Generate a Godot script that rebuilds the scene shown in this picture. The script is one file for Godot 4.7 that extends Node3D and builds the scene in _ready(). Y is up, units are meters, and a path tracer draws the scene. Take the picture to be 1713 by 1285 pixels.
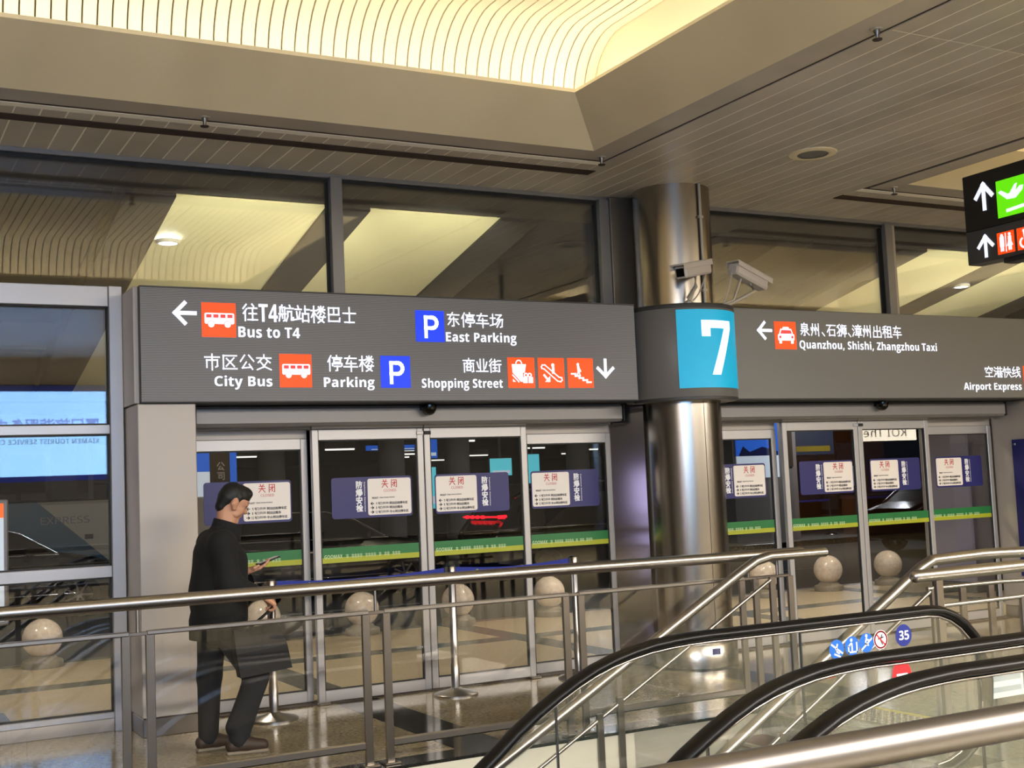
extends Node3D
# Airport arrivals hall at night: glazed facade with sliding doors, wayfinding signs, steel column, railings, stair and escalators.
# x runs along the facade, -z points outdoors, y is up; the photographer stands at the origin.

const YAW := 28.4
const PITCH := 4.78
const ROLL := -2.44
const CEIL := 4.2
const ZF := -9.37      # plane of the sliding doors
const ZS := -8.88      # front of the sign boxes
const ZR := -7.05      # railing along the stair well

var mats := {}
var used := {}
var glyph_cache := {}

# ---------------------------------------------------------------- mesh builder
class Geo:
	var v := PackedVector3Array()
	var n := PackedVector3Array()
	var uv := PackedVector2Array()
	func tri(a: Vector3, b: Vector3, c: Vector3, na: Vector3, nb: Vector3, nc: Vector3) -> void:
		var g := (c - a).cross(b - a)
		if g.dot(na + nb + nc) < 0.0:
			v.append(a); v.append(c); v.append(b)
			n.append(na); n.append(nc); n.append(nb)
		else:
			v.append(a); v.append(b); v.append(c)
			n.append(na); n.append(nb); n.append(nc)
	func ftri(a: Vector3, b: Vector3, c: Vector3, o: Vector3) -> void:
		var g := (c - a).cross(b - a)
		if g.length_squared() < 1e-16:
			return
		g = g.normalized()
		if g.dot(o) < 0.0:
			g = -g
		tri(a, b, c, g, g, g)
	func quad(a: Vector3, b: Vector3, c: Vector3, d: Vector3, o: Vector3) -> void:
		ftri(a, b, c, o)
		ftri(a, c, d, o)
	# chamfered box
	func box(c: Vector3, s: Vector3, ch := 0.0, bs := Basis()) -> void:
		var h := s * 0.5
		var m: float = minf(ch, minf(h.x, minf(h.y, h.z)) * 0.95)
		var ax := [Vector3(1, 0, 0), Vector3(0, 1, 0), Vector3(0, 0, 1)]
		for i in 3:
			for sg in [-1.0, 1.0]:
				var o: Vector3 = ax[i] * sg
				var p: Vector3 = ax[(i + 1) % 3]
				var q: Vector3 = ax[(i + 2) % 3]
				var hp: float = h[(i + 1) % 3] - m
				var hq: float = h[(i + 2) % 3] - m
				var f: Vector3 = o * h[i]
				quad(c + bs * (f - p * hp - q * hq), c + bs * (f + p * hp - q * hq), c + bs * (f + p * hp + q * hq), c + bs * (f - p * hp + q * hq), bs * o)
		if m <= 0.0:
			return
		for i in 3:
			var j := (i + 1) % 3
			var k := (i + 2) % 3
			for sj in [-1.0, 1.0]:
				for sk in [-1.0, 1.0]:
					var e := Vector3.ZERO
					e[i] = h[i] - m
					var a1 := Vector3.ZERO
					a1[j] = sj * h[j]; a1[k] = sk * (h[k] - m)
					var a2 := Vector3.ZERO
					a2[j] = sj * (h[j] - m); a2[k] = sk * h[k]
					var o := Vector3.ZERO
					o[j] = sj; o[k] = sk
					quad(c + bs * (a1 - e), c + bs * (a1 + e), c + bs * (a2 + e), c + bs * (a2 - e), bs * o)
		for sx in [-1.0, 1.0]:
			for sy in [-1.0, 1.0]:
				for sz in [-1.0, 1.0]:
					var o := Vector3(sx, sy, sz)
					ftri(c + bs * (o * Vector3(h.x, h.y - m, h.z - m)), c + bs * (o * Vector3(h.x - m, h.y, h.z - m)), c + bs * (o * Vector3(h.x - m, h.y - m, h.z)), bs * o)
	func span(a: Vector3, b: Vector3, ch := 0.0) -> void:
		box((a + b) * 0.5, (b - a).abs(), ch)
	# swept round or elliptical tube
	func tube(p: PackedVector3Array, r: float, sides := 12, r2 := -1.0, caps := true, upv := Vector3.UP) -> void:
		if r2 < 0.0:
			r2 = r
		var rings := []
		var cnt := p.size()
		for i in cnt:
			var d: Vector3 = (p[mini(i + 1, cnt - 1)] - p[maxi(i - 1, 0)]).normalized()
			var uu := upv
			if absf(d.dot(uu)) > 0.97:
				uu = Vector3(0, 0, 1) if absf(d.z) < 0.9 else Vector3(1, 0, 0)
			var s := d.cross(uu).normalized()
			var u2 := s.cross(d).normalized()
			var k := 1.0
			if i > 0 and i < cnt - 1:
				var d1: Vector3 = (p[i] - p[i - 1]).normalized()
				k = 1.0 / maxf(0.5, d.dot(d1))
			var ring := []
			for j in sides:
				var a := TAU * j / sides
				var nn := (s * cos(a) / r + u2 * sin(a) / r2).normalized()
				ring.append([p[i] + s * cos(a) * r + u2 * sin(a) * r2 * k, nn])
			rings.append(ring)
		for i in cnt - 1:
			for j in sides:
				var a: Array = rings[i][j]
				var b: Array = rings[i][(j + 1) % sides]
				var c: Array = rings[i + 1][(j + 1) % sides]
				var d2: Array = rings[i + 1][j]
				tri(a[0], b[0], c[0], a[1], b[1], c[1])
				tri(a[0], c[0], d2[0], a[1], c[1], d2[1])
		if caps:
			for e in [0, cnt - 1]:
				var o: Vector3 = (p[0] - p[1]) if e == 0 else (p[cnt - 1] - p[cnt - 2])
				for j in range(1, sides - 1):
					ftri(rings[e][0][0], rings[e][j][0], rings[e][j + 1][0], o)
	# profile of (radius, height) turned round y
	func lathe(c: Vector3, prof: Array, seg := 32, from := 0.0, to := TAU) -> void:
		for i in prof.size() - 1:
			var p: Vector2 = prof[i]
			var q: Vector2 = prof[i + 1]
			var t := (q - p)
			if t.length() < 1e-6:
				continue
			var nr := Vector2(t.y, -t.x).normalized()
			var na2 := nr
			var nb2 := nr
			if i > 0:
				var t0: Vector2 = (p - prof[i - 1])
				var n0 := Vector2(t0.y, -t0.x).normalized()
				if n0.dot(nr) > 0.7:
					na2 = (n0 + nr).normalized()
			if i < prof.size() - 2:
				var t1: Vector2 = (prof[i + 2] - q)
				var n1 := Vector2(t1.y, -t1.x).normalized()
				if n1.dot(nr) > 0.7:
					nb2 = (n1 + nr).normalized()
			for j in seg:
				var a0 := from + (to - from) * j / seg
				var a1 := from + (to - from) * (j + 1) / seg
				var d0 := Vector3(sin(a0), 0, cos(a0))
				var d1 := Vector3(sin(a1), 0, cos(a1))
				var A := c + d0 * p.x + Vector3.UP * p.y
				var B := c + d1 * p.x + Vector3.UP * p.y
				var C := c + d1 * q.x + Vector3.UP * q.y
				var D := c + d0 * q.x + Vector3.UP * q.y
				var n00 := d0 * na2.x + Vector3.UP * na2.y
				var n10 := d1 * na2.x + Vector3.UP * na2.y
				var n11 := d1 * nb2.x + Vector3.UP * nb2.y
				var n01 := d0 * nb2.x + Vector3.UP * nb2.y
				if p.x > 1e-6:
					tri(A, B, C, n00, n10, n11)
				if q.x > 1e-6:
					tri(A, C, D, n00, n11, n01)
	# flat polygon (x, y) pushed out by depth along +z of the basis
	func plate(poly: PackedVector2Array, depth: float, at := Vector3.ZERO, bs := Basis()) -> void:
		var idx := Geometry2D.triangulate_polygon(poly)
		for i in range(0, idx.size(), 3):
			for f in [0.0, depth]:
				ftri(at + bs * Vector3(poly[idx[i]].x, poly[idx[i]].y, f), at + bs * Vector3(poly[idx[i + 1]].x, poly[idx[i + 1]].y, f), at + bs * Vector3(poly[idx[i + 2]].x, poly[idx[i + 2]].y, f), bs * Vector3(0, 0, f - depth * 0.5))
		var cen := 0.0
		for i in poly.size():
			cen += poly[i].cross(poly[(i + 1) % poly.size()])
		var sg := signf(cen)
		for i in poly.size():
			var a := poly[i]
			var b := poly[(i + 1) % poly.size()]
			var o := Vector3((b - a).y * sg, -(b - a).x * sg, 0)
			quad(at + bs * Vector3(a.x, a.y, 0), at + bs * Vector3(b.x, b.y, 0), at + bs * Vector3(b.x, b.y, depth), at + bs * Vector3(a.x, a.y, depth), bs * o)
	# broad pen strokes in the xy plane, given depth
	func strokes(lines: Array, w: float, depth: float, at := Vector3.ZERO, bs := Basis()) -> void:
		for ln in lines:
			for i in ln.size() - 1:
				var a: Vector2 = ln[i]
				var b: Vector2 = ln[i + 1]
				var d := (b - a).normalized() * w * 0.5
				var s := Vector2(-d.y, d.x)
				plate(PackedVector2Array([a - d - s, b + d - s, b + d + s, a - d + s]), depth, at, bs)
	func add(m: Mesh, t: Transform3D) -> void:
		var arr := m.surface_get_arrays(0)
		var vv: PackedVector3Array = arr[Mesh.ARRAY_VERTEX]
		var nn: PackedVector3Array = arr[Mesh.ARRAY_NORMAL]
		var ix = arr[Mesh.ARRAY_INDEX]
		var cnt: int = ix.size() if ix != null else vv.size()
		for i in range(0, cnt, 3):
			var k := [0, 0, 0]
			for j in 3:
				k[j] = ix[i + j] if ix != null else i + j
			tri(t * vv[k[0]], t * vv[k[1]], t * vv[k[2]], t.basis * nn[k[0]], t.basis * nn[k[1]], t.basis * nn[k[2]])
	func mesh() -> ArrayMesh:
		var a := []
		a.resize(Mesh.ARRAY_MAX)
		a[Mesh.ARRAY_VERTEX] = v
		a[Mesh.ARRAY_NORMAL] = n
		if uv.size() == v.size() and uv.size() > 0:
			a[Mesh.ARRAY_TEX_UV] = uv
		var m := ArrayMesh.new()
		m.add_surface_from_arrays(Mesh.PRIMITIVE_TRIANGLES, a)
		return m

# ---------------------------------------------------------------- scene helpers
func numbered(called: String) -> String:
	var k: int = used.get(called, 0)
	used[called] = k + 1
	return called if k == 0 else "%s_%03d" % [called, k]

func thing(called: String, label: String, category: String, at := Vector3.ZERO, turn := 0.0, group := "") -> Node3D:
	var o := Node3D.new()
	o.name = numbered(called)
	add_child(o)
	o.position = at
	o.rotation.y = turn
	o.set_meta("label", label)
	o.set_meta("category", category)
	if group:
		o.set_meta("group", group)
	return o

func setting(called: String, label := "", category := "") -> Node3D:
	var o := Node3D.new()
	o.name = numbered(called)
	add_child(o)
	o.set_meta("kind", "structure")
	if label:
		o.set_meta("label", label)
		o.set_meta("category", category)
	return o

func part(parent: Node, called: String, m: Mesh, mat: Material, at := Vector3.ZERO) -> MeshInstance3D:
	var o := MeshInstance3D.new()
	o.name = called
	o.mesh = m
	o.material_override = mat
	parent.add_child(o, true)
	o.position = at
	return o

func gpart(parent: Node, called: String, g: Geo, mat: Material) -> MeshInstance3D:
	return part(parent, called, g.mesh(), mat)

func bpart(parent: Node, called: String, a: Vector3, b: Vector3, mat: Material, ch := 0.003) -> MeshInstance3D:
	var g := Geo.new()
	g.box(Vector3.ZERO, (b - a).abs(), ch)
	return part(parent, called, g.mesh(), mat, (a + b) * 0.5)

func copy_of(o: Node3D, label: String, at: Vector3, turn := 0.0) -> Node3D:
	var c: Node3D = o.duplicate()
	c.name = numbered(String(o.name))
	add_child(c)
	c.position = at
	c.rotation.y = turn
	c.set_meta("label", label)
	return c

func area_light(called: String, at: Vector3, size: Vector2, facing: Vector3, energy: float, col: Color, along := Vector3.ZERO) -> void:
	var l := AreaLight3D.new()
	l.name = called
	l.area_size = size
	l.light_energy = energy
	l.light_color = col
	l.area_range = 60.0
	l.shadow_enabled = true
	add_child(l, true)
	l.position = at
	var z := -facing.normalized()
	if along == Vector3.ZERO:
		along = Vector3(1, 0, 0) if absf(z.x) < 0.9 else Vector3(0, 0, 1)
	var x := (along - z * along.dot(z)).normalized()
	l.basis = Basis(x, z.cross(x), z)

# ---------------------------------------------------------------- materials
func mat(key: String, col: Color, rough := 0.6, metal := 0.0, spec := 0.5) -> StandardMaterial3D:
	if mats.has(key):
		return mats[key]
	var m := StandardMaterial3D.new()
	m.resource_name = key
	m.albedo_color = col
	m.roughness = rough
	m.metallic = metal
	m.metallic_specular = spec
	mats[key] = m
	return m

func glow(key: String, col: Color, energy: float) -> StandardMaterial3D:
	if mats.has(key):
		return mats[key]
	var m := mat(key, col, 0.5)
	m.emission_enabled = true
	m.emission = col
	m.emission_energy_multiplier = energy
	return m

func speckle(size: int, cols: Array, freq: float, seed_: int, fine := 0.5, oct := 3) -> ImageTexture:
	var f := FastNoiseLite.new()
	f.seed = seed_
	f.frequency = freq
	f.noise_type = FastNoiseLite.TYPE_SIMPLEX
	f.fractal_octaves = oct
	var im := f.get_seamless_image(size, size)
	var rng := RandomNumberGenerator.new()
	rng.seed = seed_
	var out := Image.create(size, size, false, Image.FORMAT_RGB8)
	for y in size:
		for x in size:
			var t: float = clampf(im.get_pixel(x, y).r * (1.0 - fine) + rng.randf() * fine, 0.0, 0.999) * (cols.size() - 1)
			var k := int(t)
			out.set_pixel(x, y, (cols[k] as Color).lerp(cols[k + 1], t - k))
	return ImageTexture.create_from_image(out)

func textured(key: String, tex: Texture2D, scale: float, rough: float, metal := 0.0, spec := 0.5) -> StandardMaterial3D:
	var m := mat(key, Color.WHITE, rough, metal, spec)
	m.albedo_texture = tex
	m.uv1_triplanar = true
	m.uv1_world_triplanar = true
	m.uv1_scale = Vector3.ONE * scale
	return m

func materials() -> void:
	mat("steel", Color(0.64, 0.62, 0.6), 0.3, 1.0)
	mat("steel_mirror", Color(0.62, 0.6, 0.58), 0.09, 1.0)
	mat("steel_flat", Color(0.56, 0.53, 0.5), 0.3, 1.0)
	mat("steel_dull", Color(0.6, 0.58, 0.55), 0.42, 1.0)
	mat("alu", Color(0.68, 0.67, 0.67), 0.38, 0.55)
	mat("alu_dark", Color(0.5, 0.49, 0.485), 0.42, 0.35)
	mat("cladding", Color(0.66, 0.63, 0.6), 0.45, 0.25)
	mat("gasket", Color(0.05, 0.05, 0.06), 0.6)
	mat("rubber", Color(0.022, 0.02, 0.022), 0.38, 0.0, 0.35)
	mat("black", Color(0.02, 0.02, 0.02), 0.5)
	mat("gloss_black", Color(0.015, 0.015, 0.018), 0.12)
	mat("sign_grey", Color(0.42, 0.415, 0.405), 0.42)
	mat("sign_dark", Color(0.2, 0.2, 0.2), 0.5)
	mat("trim", Color(0.66, 0.63, 0.6), 0.4, 0.2)
	mat("groove", Color(0.2, 0.14, 0.1), 0.7)
	mat("slat", Color(0.93, 0.89, 0.78), 0.6)
	mat("slat_gap", Color(0.3, 0.26, 0.18), 0.8)
	mat("cream_wall", Color(0.78, 0.77, 0.7), 0.5)
	mat("white", Color(0.88, 0.87, 0.85), 0.45)
	mat("belt_blue", Color(0.06, 0.14, 0.52), 0.7)
	mat("camera_shell", Color(0.74, 0.71, 0.68), 0.4)
	mat("bracket", Color(0.68, 0.65, 0.6), 0.4, 0.2)
	mat("cloth_black", Color(0.03, 0.03, 0.034), 0.9)
	mat("cloth_navy", Color(0.055, 0.065, 0.085), 0.9)
	mat("bag_black", Color(0.045, 0.045, 0.05), 0.75)
	mat("skin", Color(0.72, 0.53, 0.42), 0.55)
	mat("hair", Color(0.025, 0.022, 0.022), 0.6)
	mat("shoe", Color(0.2, 0.14, 0.1), 0.6)
	mat("sole", Color(0.5, 0.46, 0.4), 0.7)
	mat("notice_blue", Color(0.1, 0.1, 0.38), 0.4)
	mat("notice_white", Color(0.9, 0.87, 0.84), 0.45)
	mat("notice_red", Color(0.72, 0.13, 0.13), 0.5)
	mat("ink", Color(0.1, 0.1, 0.14), 0.5)
	mat("print_white", Color(0.9, 0.9, 0.92), 0.5)
	mat("band_green", Color(0.08, 0.42, 0.2), 0.4)
	mat("band_yellow", Color(0.62, 0.64, 0.12), 0.4)
	mat("band_text", Color(0.72, 0.82, 0.62), 0.5)
	mat("sticker_blue", Color(0.06, 0.36, 0.7), 0.4)
	mat("sticker_navy", Color(0.05, 0.12, 0.45), 0.4)
	mat("sticker_red", Color(0.75, 0.1, 0.14), 0.4)
	mat("stair_red", Color(0.3, 0.07, 0.06), 0.6)
	mat("tactile_yellow", Color(0.75, 0.72, 0.25), 0.6)
	mat("asphalt", Color(0.15, 0.15, 0.15), 0.75)
	mat("concrete", Color(0.42, 0.41, 0.39), 0.8)
	mat("soffit_light", Color(0.83, 0.82, 0.7), 0.6)
	mat("soffit_dark", Color(0.2, 0.2, 0.22), 0.7)
	mat("car_paint", Color(0.012, 0.012, 0.016), 0.12, 0.0, 0.6)
	mat("car_glass", Color(0.01, 0.012, 0.014), 0.03)
	mat("chrome", Color(0.85, 0.85, 0.87), 0.12, 1.0)
	mat("tyre", Color(0.03, 0.03, 0.03), 0.8)
	mat("bus_cream", Color(0.72, 0.69, 0.6), 0.35)
	mat("bus_teal", Color(0.16, 0.34, 0.42), 0.35)
	mat("pillar_brown", Color(0.3, 0.24, 0.17), 0.6)
	mat("phone_glass", Color(0.35, 0.38, 0.42), 0.08)
	mat("wood", Color(0.42, 0.26, 0.13), 0.6)
	mat("joint", Color(0.95, 0.93, 0.88), 0.5)
	mat("card_white", Color(0.74, 0.78, 0.78), 0.5)
	mat("landing_steel", Color(0.52, 0.53, 0.5), 0.35, 0.7)
	mat("steel_worn", Color(0.5, 0.48, 0.465), 0.4, 1.0)
	mat("lilac", Color(0.56, 0.55, 0.64), 0.6)
	mat("card_grey", Color(0.55, 0.6, 0.62), 0.5)
	mat("hall_wall", Color(0.22, 0.21, 0.2), 0.7)
	var pane := mat("pane", Color(1, 1, 1, 0.0), 0.0)
	pane.transparency = BaseMaterial3D.TRANSPARENCY_ALPHA
	var tint := mat("pane_tint", Color(0.5, 0.6, 0.56, 0.02), 0.0)
	tint.transparency = BaseMaterial3D.TRANSPARENCY_ALPHA
	textured("plank", speckle(256, [Color(0.65, 0.62, 0.58), Color(0.7, 0.67, 0.63), Color(0.73, 0.7, 0.66)], 0.01, 3, 0.12), 0.35, 0.38)
	textured("plank_b", speckle(256, [Color(0.63, 0.6, 0.56), Color(0.68, 0.65, 0.61), Color(0.71, 0.68, 0.64)], 0.012, 8, 0.12), 0.35, 0.42)
	textured("fascia", speckle(256, [Color(0.79, 0.74, 0.62), Color(0.84, 0.79, 0.67), Color(0.87, 0.82, 0.7)], 0.008, 5, 0.06), 0.3, 0.55)
	textured("granite", speckle(512, [Color(0.33, 0.3, 0.23), Color(0.52, 0.48, 0.38), Color(0.59, 0.54, 0.43), Color(0.67, 0.62, 0.5)], 0.05, 11, 0.55), 0.9, 0.13)
	textured("granite_out", speckle(512, [Color(0.5, 0.44, 0.35), Color(0.69, 0.63, 0.52), Color(0.76, 0.7, 0.59), Color(0.83, 0.77, 0.65)], 0.05, 12, 0.5), 0.9, 0.3)
	textured("granite_dark", speckle(256, [Color(0.05, 0.05, 0.05), Color(0.13, 0.13, 0.12), Color(0.2, 0.2, 0.19)], 0.06, 13, 0.6), 1.2, 0.12)
	textured("granite_grey", speckle(256, [Color(0.3, 0.31, 0.29), Color(0.44, 0.44, 0.41), Color(0.52, 0.52, 0.48)], 0.05, 14, 0.6), 1.2, 0.25)
	textured("landing_stone", speckle(256, [Color(0.42, 0.43, 0.37), Color(0.5, 0.51, 0.44), Color(0.56, 0.57, 0.5)], 0.05, 19, 0.5), 1.0, 0.16)
	textured("ball_stone", speckle(256, [Color(0.68, 0.62, 0.57), Color(0.83, 0.77, 0.71), Color(0.88, 0.84, 0.79)], 0.03, 15, 0.35), 2.0, 0.18)
	textured("ball_base", speckle(256, [Color(0.4, 0.38, 0.34), Color(0.52, 0.49, 0.44), Color(0.6, 0.57, 0.52)], 0.04, 16, 0.5), 2.0, 0.4)
	var col := textured("steel_column", speckle(256, [Color(0.6, 0.57, 0.53), Color(0.66, 0.63, 0.59), Color(0.7, 0.67, 0.63)], 0.01, 17, 0.05), 0.4, 0.24, 1.0)
	col.uv1_scale = Vector3(0.4, 0.12, 0.4)
	var lines := Image.create(8, 64, false, Image.FORMAT_RGB8)
	for y in 64:
		for x in 8:
			lines.set_pixel(x, y, Color(0.36, 0.36, 0.37) if y % 8 < 5 else Color(0.52, 0.52, 0.53))
	var led := textured("sign_led", ImageTexture.create_from_image(lines), 8.0, 0.45)
	led.uv1_scale = Vector3(8, 10.5, 8)
	glow("sign_white", Color(0.92, 0.94, 1.0), 0.72)
	glow("sign_orange", Color(0.95, 0.28, 0.02), 0.72)
	glow("sign_blue", Color(0.0, 0.2, 0.84), 0.78)
	glow("sign_cyan", Color(0.02, 0.62, 0.78), 0.5)
	glow("sign_green", Color(0.36, 0.82, 0.02), 0.85)
	glow("sign_redwin", Color(0.85, 0.25, 0.25), 0.6)
	glow("lamp_warm", Color(1.0, 0.95, 0.85), 4.0)
	glow("lamp_white", Color(0.95, 0.97, 1.0), 6.0)
	glow("lamp_far", Color(0.95, 0.95, 0.9), 1.2)
	glow("tail_red", Color(1.0, 0.06, 0.12), 2.5)
	glow("tourist_sign_blue", Color(0.5, 0.73, 1.0), 3.2)
	glow("tourist_text_blue", Color(0.05, 0.15, 0.75), 1.2)
	glow("tea_sign_white", Color(1.0, 0.95, 0.85), 9.0)
	glow("ad_blue", Color(0.12, 0.35, 0.75), 0.6)
	glow("ad_cyan", Color(0.35, 0.75, 0.8), 0.7)
	glow("ad_white", Color(0.8, 0.85, 0.9), 0.5)
	glow("ad_red", Color(0.95, 0.15, 0.12), 1.0)
	glow("ad_yellow", Color(0.42, 0.36, 0.06), 0.4)
	glow("ad_dusk", Color(0.06, 0.13, 0.2), 0.5)
	glow("screen_lilac", Color(0.75, 0.74, 1.0), 1.5)
	glow("ad_orange", Color(1.0, 0.4, 0.1), 0.8)

# ---------------------------------------------------------------- lettering
const WOOD := "22,4 22,96;4,28 42,28;22,34 6,66;24,38 40,58;"
const WATER := "10,8 22,18;4,34 16,44;4,90 20,60;"
const GLYPHS := {
	"往": "28,5 8,28;30,30 10,55;21,45 21,95;65,3 75,14;42,25 95,25;46,56 92,56;38,90 98,90;68,25 68,90",
	"航": "25,3 18,15;12,15 12,60 5,92;12,15 42,15 42,88 34,92;5,52 48,52;26,26 28,40;26,62 28,76;74,3 78,14;52,20 98,20;62,38 62,65 52,92;62,38 86,38 86,84 98,84 98,72",
	"站": "22,4 26,15;5,24 45,24;14,38 18,70;36,38 30,72;3,82 47,76;70,4 70,48;70,24 98,24;54,48 54,94;54,48 92,48 92,94;54,88 92,88",
	"楼": WOOD + "70,3 70,46;48,22 96,22;54,6 60,16;88,5 80,16;68,24 48,44;72,24 94,42;66,48 54,72 88,94;88,56 78,80 50,96;46,64 98,64",
	"巴": "16,10 84,10 84,48 16,48;50,10 50,48;16,10 16,86 88,86 90,68",
	"士": "50,5 50,90;8,38 92,38;18,90 82,90",
	"市": "50,2 50,16;6,20 94,20;18,38 18,82;18,38 82,38 82,74 72,80;50,20 50,98",
	"区": "92,10 12,10 12,90 94,90;76,24 30,74;32,28 78,76",
	"公": "36,6 10,44;62,6 92,42;46,48 22,84 76,80;64,62 84,92",
	"交": "50,2 50,16;6,22 94,22;34,30 14,50;64,30 88,50;68,48 46,78 8,94;30,48 54,76 94,94",
	"停": "26,4 6,40;18,28 18,96;64,2 64,12;36,16 98,16;46,26 88,26 88,42 46,42 46,26;36,64 36,52 98,52 98,64;48,68 90,68;68,68 68,92 58,94",
	"车": "12,18 88,18;44,4 22,50 86,50;54,36 54,98;6,70 96,70",
	"东": "10,18 92,18;46,4 20,46 84,46;54,34 54,90 42,92;34,58 14,82;70,58 90,80",
	"场": "22,6 22,76;4,32 40,32;2,82 42,70;46,10 86,10 56,40 94,40 90,88 78,92;66,44 44,74;80,44 52,92",
	"商": "50,2 50,14;6,16 94,16;34,20 40,32;66,20 60,32;14,36 14,96;14,36 86,36 86,90 76,94;42,44 30,58;58,44 72,56;36,62 36,84;36,62 64,62 64,84 36,84",
	"业": "36,6 36,88;64,6 64,88;10,26 24,68;90,26 76,68;4,90 96,90",
	"街": "22,4 6,22;24,26 4,50;15,42 15,96;48,6 48,44;34,22 62,22;32,44 64,44;48,50 48,88;34,66 62,66;30,90 66,86;72,16 96,16;68,42 98,42;84,42 84,90 76,92",
	"泉": "48,2 42,12;24,12 24,44;24,12 76,12 76,44;24,28 76,28;24,44 76,44;50,48 50,92 40,94;12,60 38,60 14,86;84,50 62,64;54,58 94,90",
	"州": "24,6 22,60 10,92;52,8 52,84;82,4 82,96;8,34 12,54;36,34 42,54;64,34 70,54",
	"、": "12,70 34,94",
	"石": "6,12 94,12;46,12 10,64;32,46 32,92;32,46 84,46 84,92;32,88 84,88",
	"狮": "30,4 6,26;10,14 30,44 26,90 14,92;28,50 4,72;44,12 44,60;58,6 56,60 42,92;62,12 98,12;66,30 66,74;66,30 96,30 96,72 88,74;81,12 81,96",
	"漳": WATER + "64,2 64,10;36,12 94,12;50,16 54,26;78,16 74,26;30,30 98,30;42,38 42,66;42,38 88,38 88,66;42,52 88,52;42,66 88,66;30,80 98,80;65,66 65,98",
	"出": "50,4 50,90;18,14 18,46 82,46 82,14;10,56 10,92 90,92 90,56",
	"租": "38,4 8,14;2,30 46,30;24,12 24,96;22,34 4,64;26,40 44,58;56,10 56,88;56,10 88,10 88,88;56,36 88,36;56,62 88,62;46,90 100,90",
	"空": "50,2 50,12;8,30 8,16 92,16 92,30;36,24 16,46;62,24 86,42;20,56 80,56;50,56 50,90;8,90 92,90",
	"港": WATER + "50,4 50,44;78,4 78,44;34,18 96,18;28,44 100,44;48,44 28,70;78,44 98,66;48,60 80,60 80,76 48,76;48,60 48,92 92,92 92,80",
	"快": "20,4 20,96;8,26 4,46;32,22 38,40;46,22 86,22 86,52;36,52 98,52;64,4 62,52 38,94;66,56 96,94",
	"线": "28,4 8,32 32,32 6,64 38,60;4,90 40,80;46,30 94,22;44,52 98,44;64,4 70,56 96,92 96,78;92,60 46,94;80,4 92,14",
	"关": "30,4 38,20;70,4 60,20;18,26 82,26;8,52 92,52;50,26 50,52;48,52 12,94;52,52 90,94",
	"闭": "14,4 22,14;14,22 14,96;34,10 86,10 86,90 74,92;28,40 76,40;58,24 58,80 48,82;56,44 28,70",
	"防": "10,6 10,96;10,8 36,8 26,36 36,54 24,68;68,4 74,14;42,22 98,22;62,22 58,60 40,94;62,44 90,44 86,86 74,92",
	"爆": "22,6 20,50 4,94;24,54 40,84;6,28 10,48;38,24 30,42;48,6 90,6 90,32 48,32 48,6;48,19 90,19;58,34 58,56;80,34 80,56;44,44 96,44;40,56 100,56;56,60 40,76;82,60 98,74;69,60 69,94;52,74 58,84;86,74 78,84;50,94 62,84",
	"安": "50,2 50,14;8,32 8,18 92,18 92,32;46,30 28,62 82,94;72,52 58,80 14,96;6,50 94,50",
	"检": WOOD + "70,4 44,36;70,4 98,36;56,40 86,40;52,56 58,76;70,52 74,72;92,52 80,88;44,92 98,92",
	"厦": "10,8 96,8;14,8 12,60 4,94;26,20 92,20;36,30 82,30 82,56 36,56 36,30;36,43 82,43;50,58 28,82;48,64 82,64 24,96;46,72 92,96",
	"门": "16,4 24,16;14,24 14,96;36,10 88,10 88,88 76,92",
	"旅": "22,2 26,12;2,20 46,20;20,20 16,60 4,94;20,42 40,42 36,88 28,92;60,4 50,26;56,16 98,16;86,30 54,42;62,42 62,92 74,84;74,44 98,92;92,50 80,62",
	"游": WATER + "40,4 44,14;26,22 60,22;40,22 34,62 24,94;40,46 56,46 52,86 44,90;72,4 62,24;68,14 98,14;66,36 94,36 82,50 82,90 74,92;62,64 100,64",
	"服": "14,8 14,60 6,94;14,8 40,8 40,90 32,92;14,32 40,32;14,56 40,56;54,8 54,96;54,8 90,8 88,34 76,36;56,46 92,46 54,94;62,56 98,94",
	"务": "40,2 16,36;34,16 74,16 20,50;36,24 88,52;22,62 84,62 78,90 62,94;50,54 44,74 16,96",
	"中": "14,26 86,26 86,62 14,62 14,26;50,4 50,98",
	"心": "22,46 14,74;36,36 36,84 70,84 74,66;46,14 56,34;78,36 92,62",
	"号": "28,6 72,6 72,34 28,34 28,6;8,48 92,48;36,48 30,64 80,64 76,90 60,94",
	"司": "10,10 88,10 88,88 74,92;22,28 68,28;26,46 64,46 64,72 26,72 26,46",
	"到": "6,10 52,10;28,10 12,36 50,32;28,42 28,78;8,56 50,56;4,84 54,76;66,16 66,62;88,4 88,88 76,92",
	"达": "42,30 98,30;70,6 66,50 40,76;70,34 96,74;10,8 22,20;4,38 22,38 18,78;4,94 20,78 98,94",
	"厅": "14,10 94,10;16,10 14,60 4,94;32,36 92,36;64,36 64,86 50,92",
}

func lines_of(ch: String) -> Array:
	if not glyph_cache.has(ch):
		var out := []
		for s in GLYPHS[ch].split(";", false):
			var ln := []
			for p in s.split(" ", false):
				var q: PackedStringArray = p.split(",")
				ln.append(Vector2(q[0].to_float() / 100.0, 1.0 - q[1].to_float() / 100.0))
			out.append(ln)
		glyph_cache[ch] = out
	return glyph_cache[ch]

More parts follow.
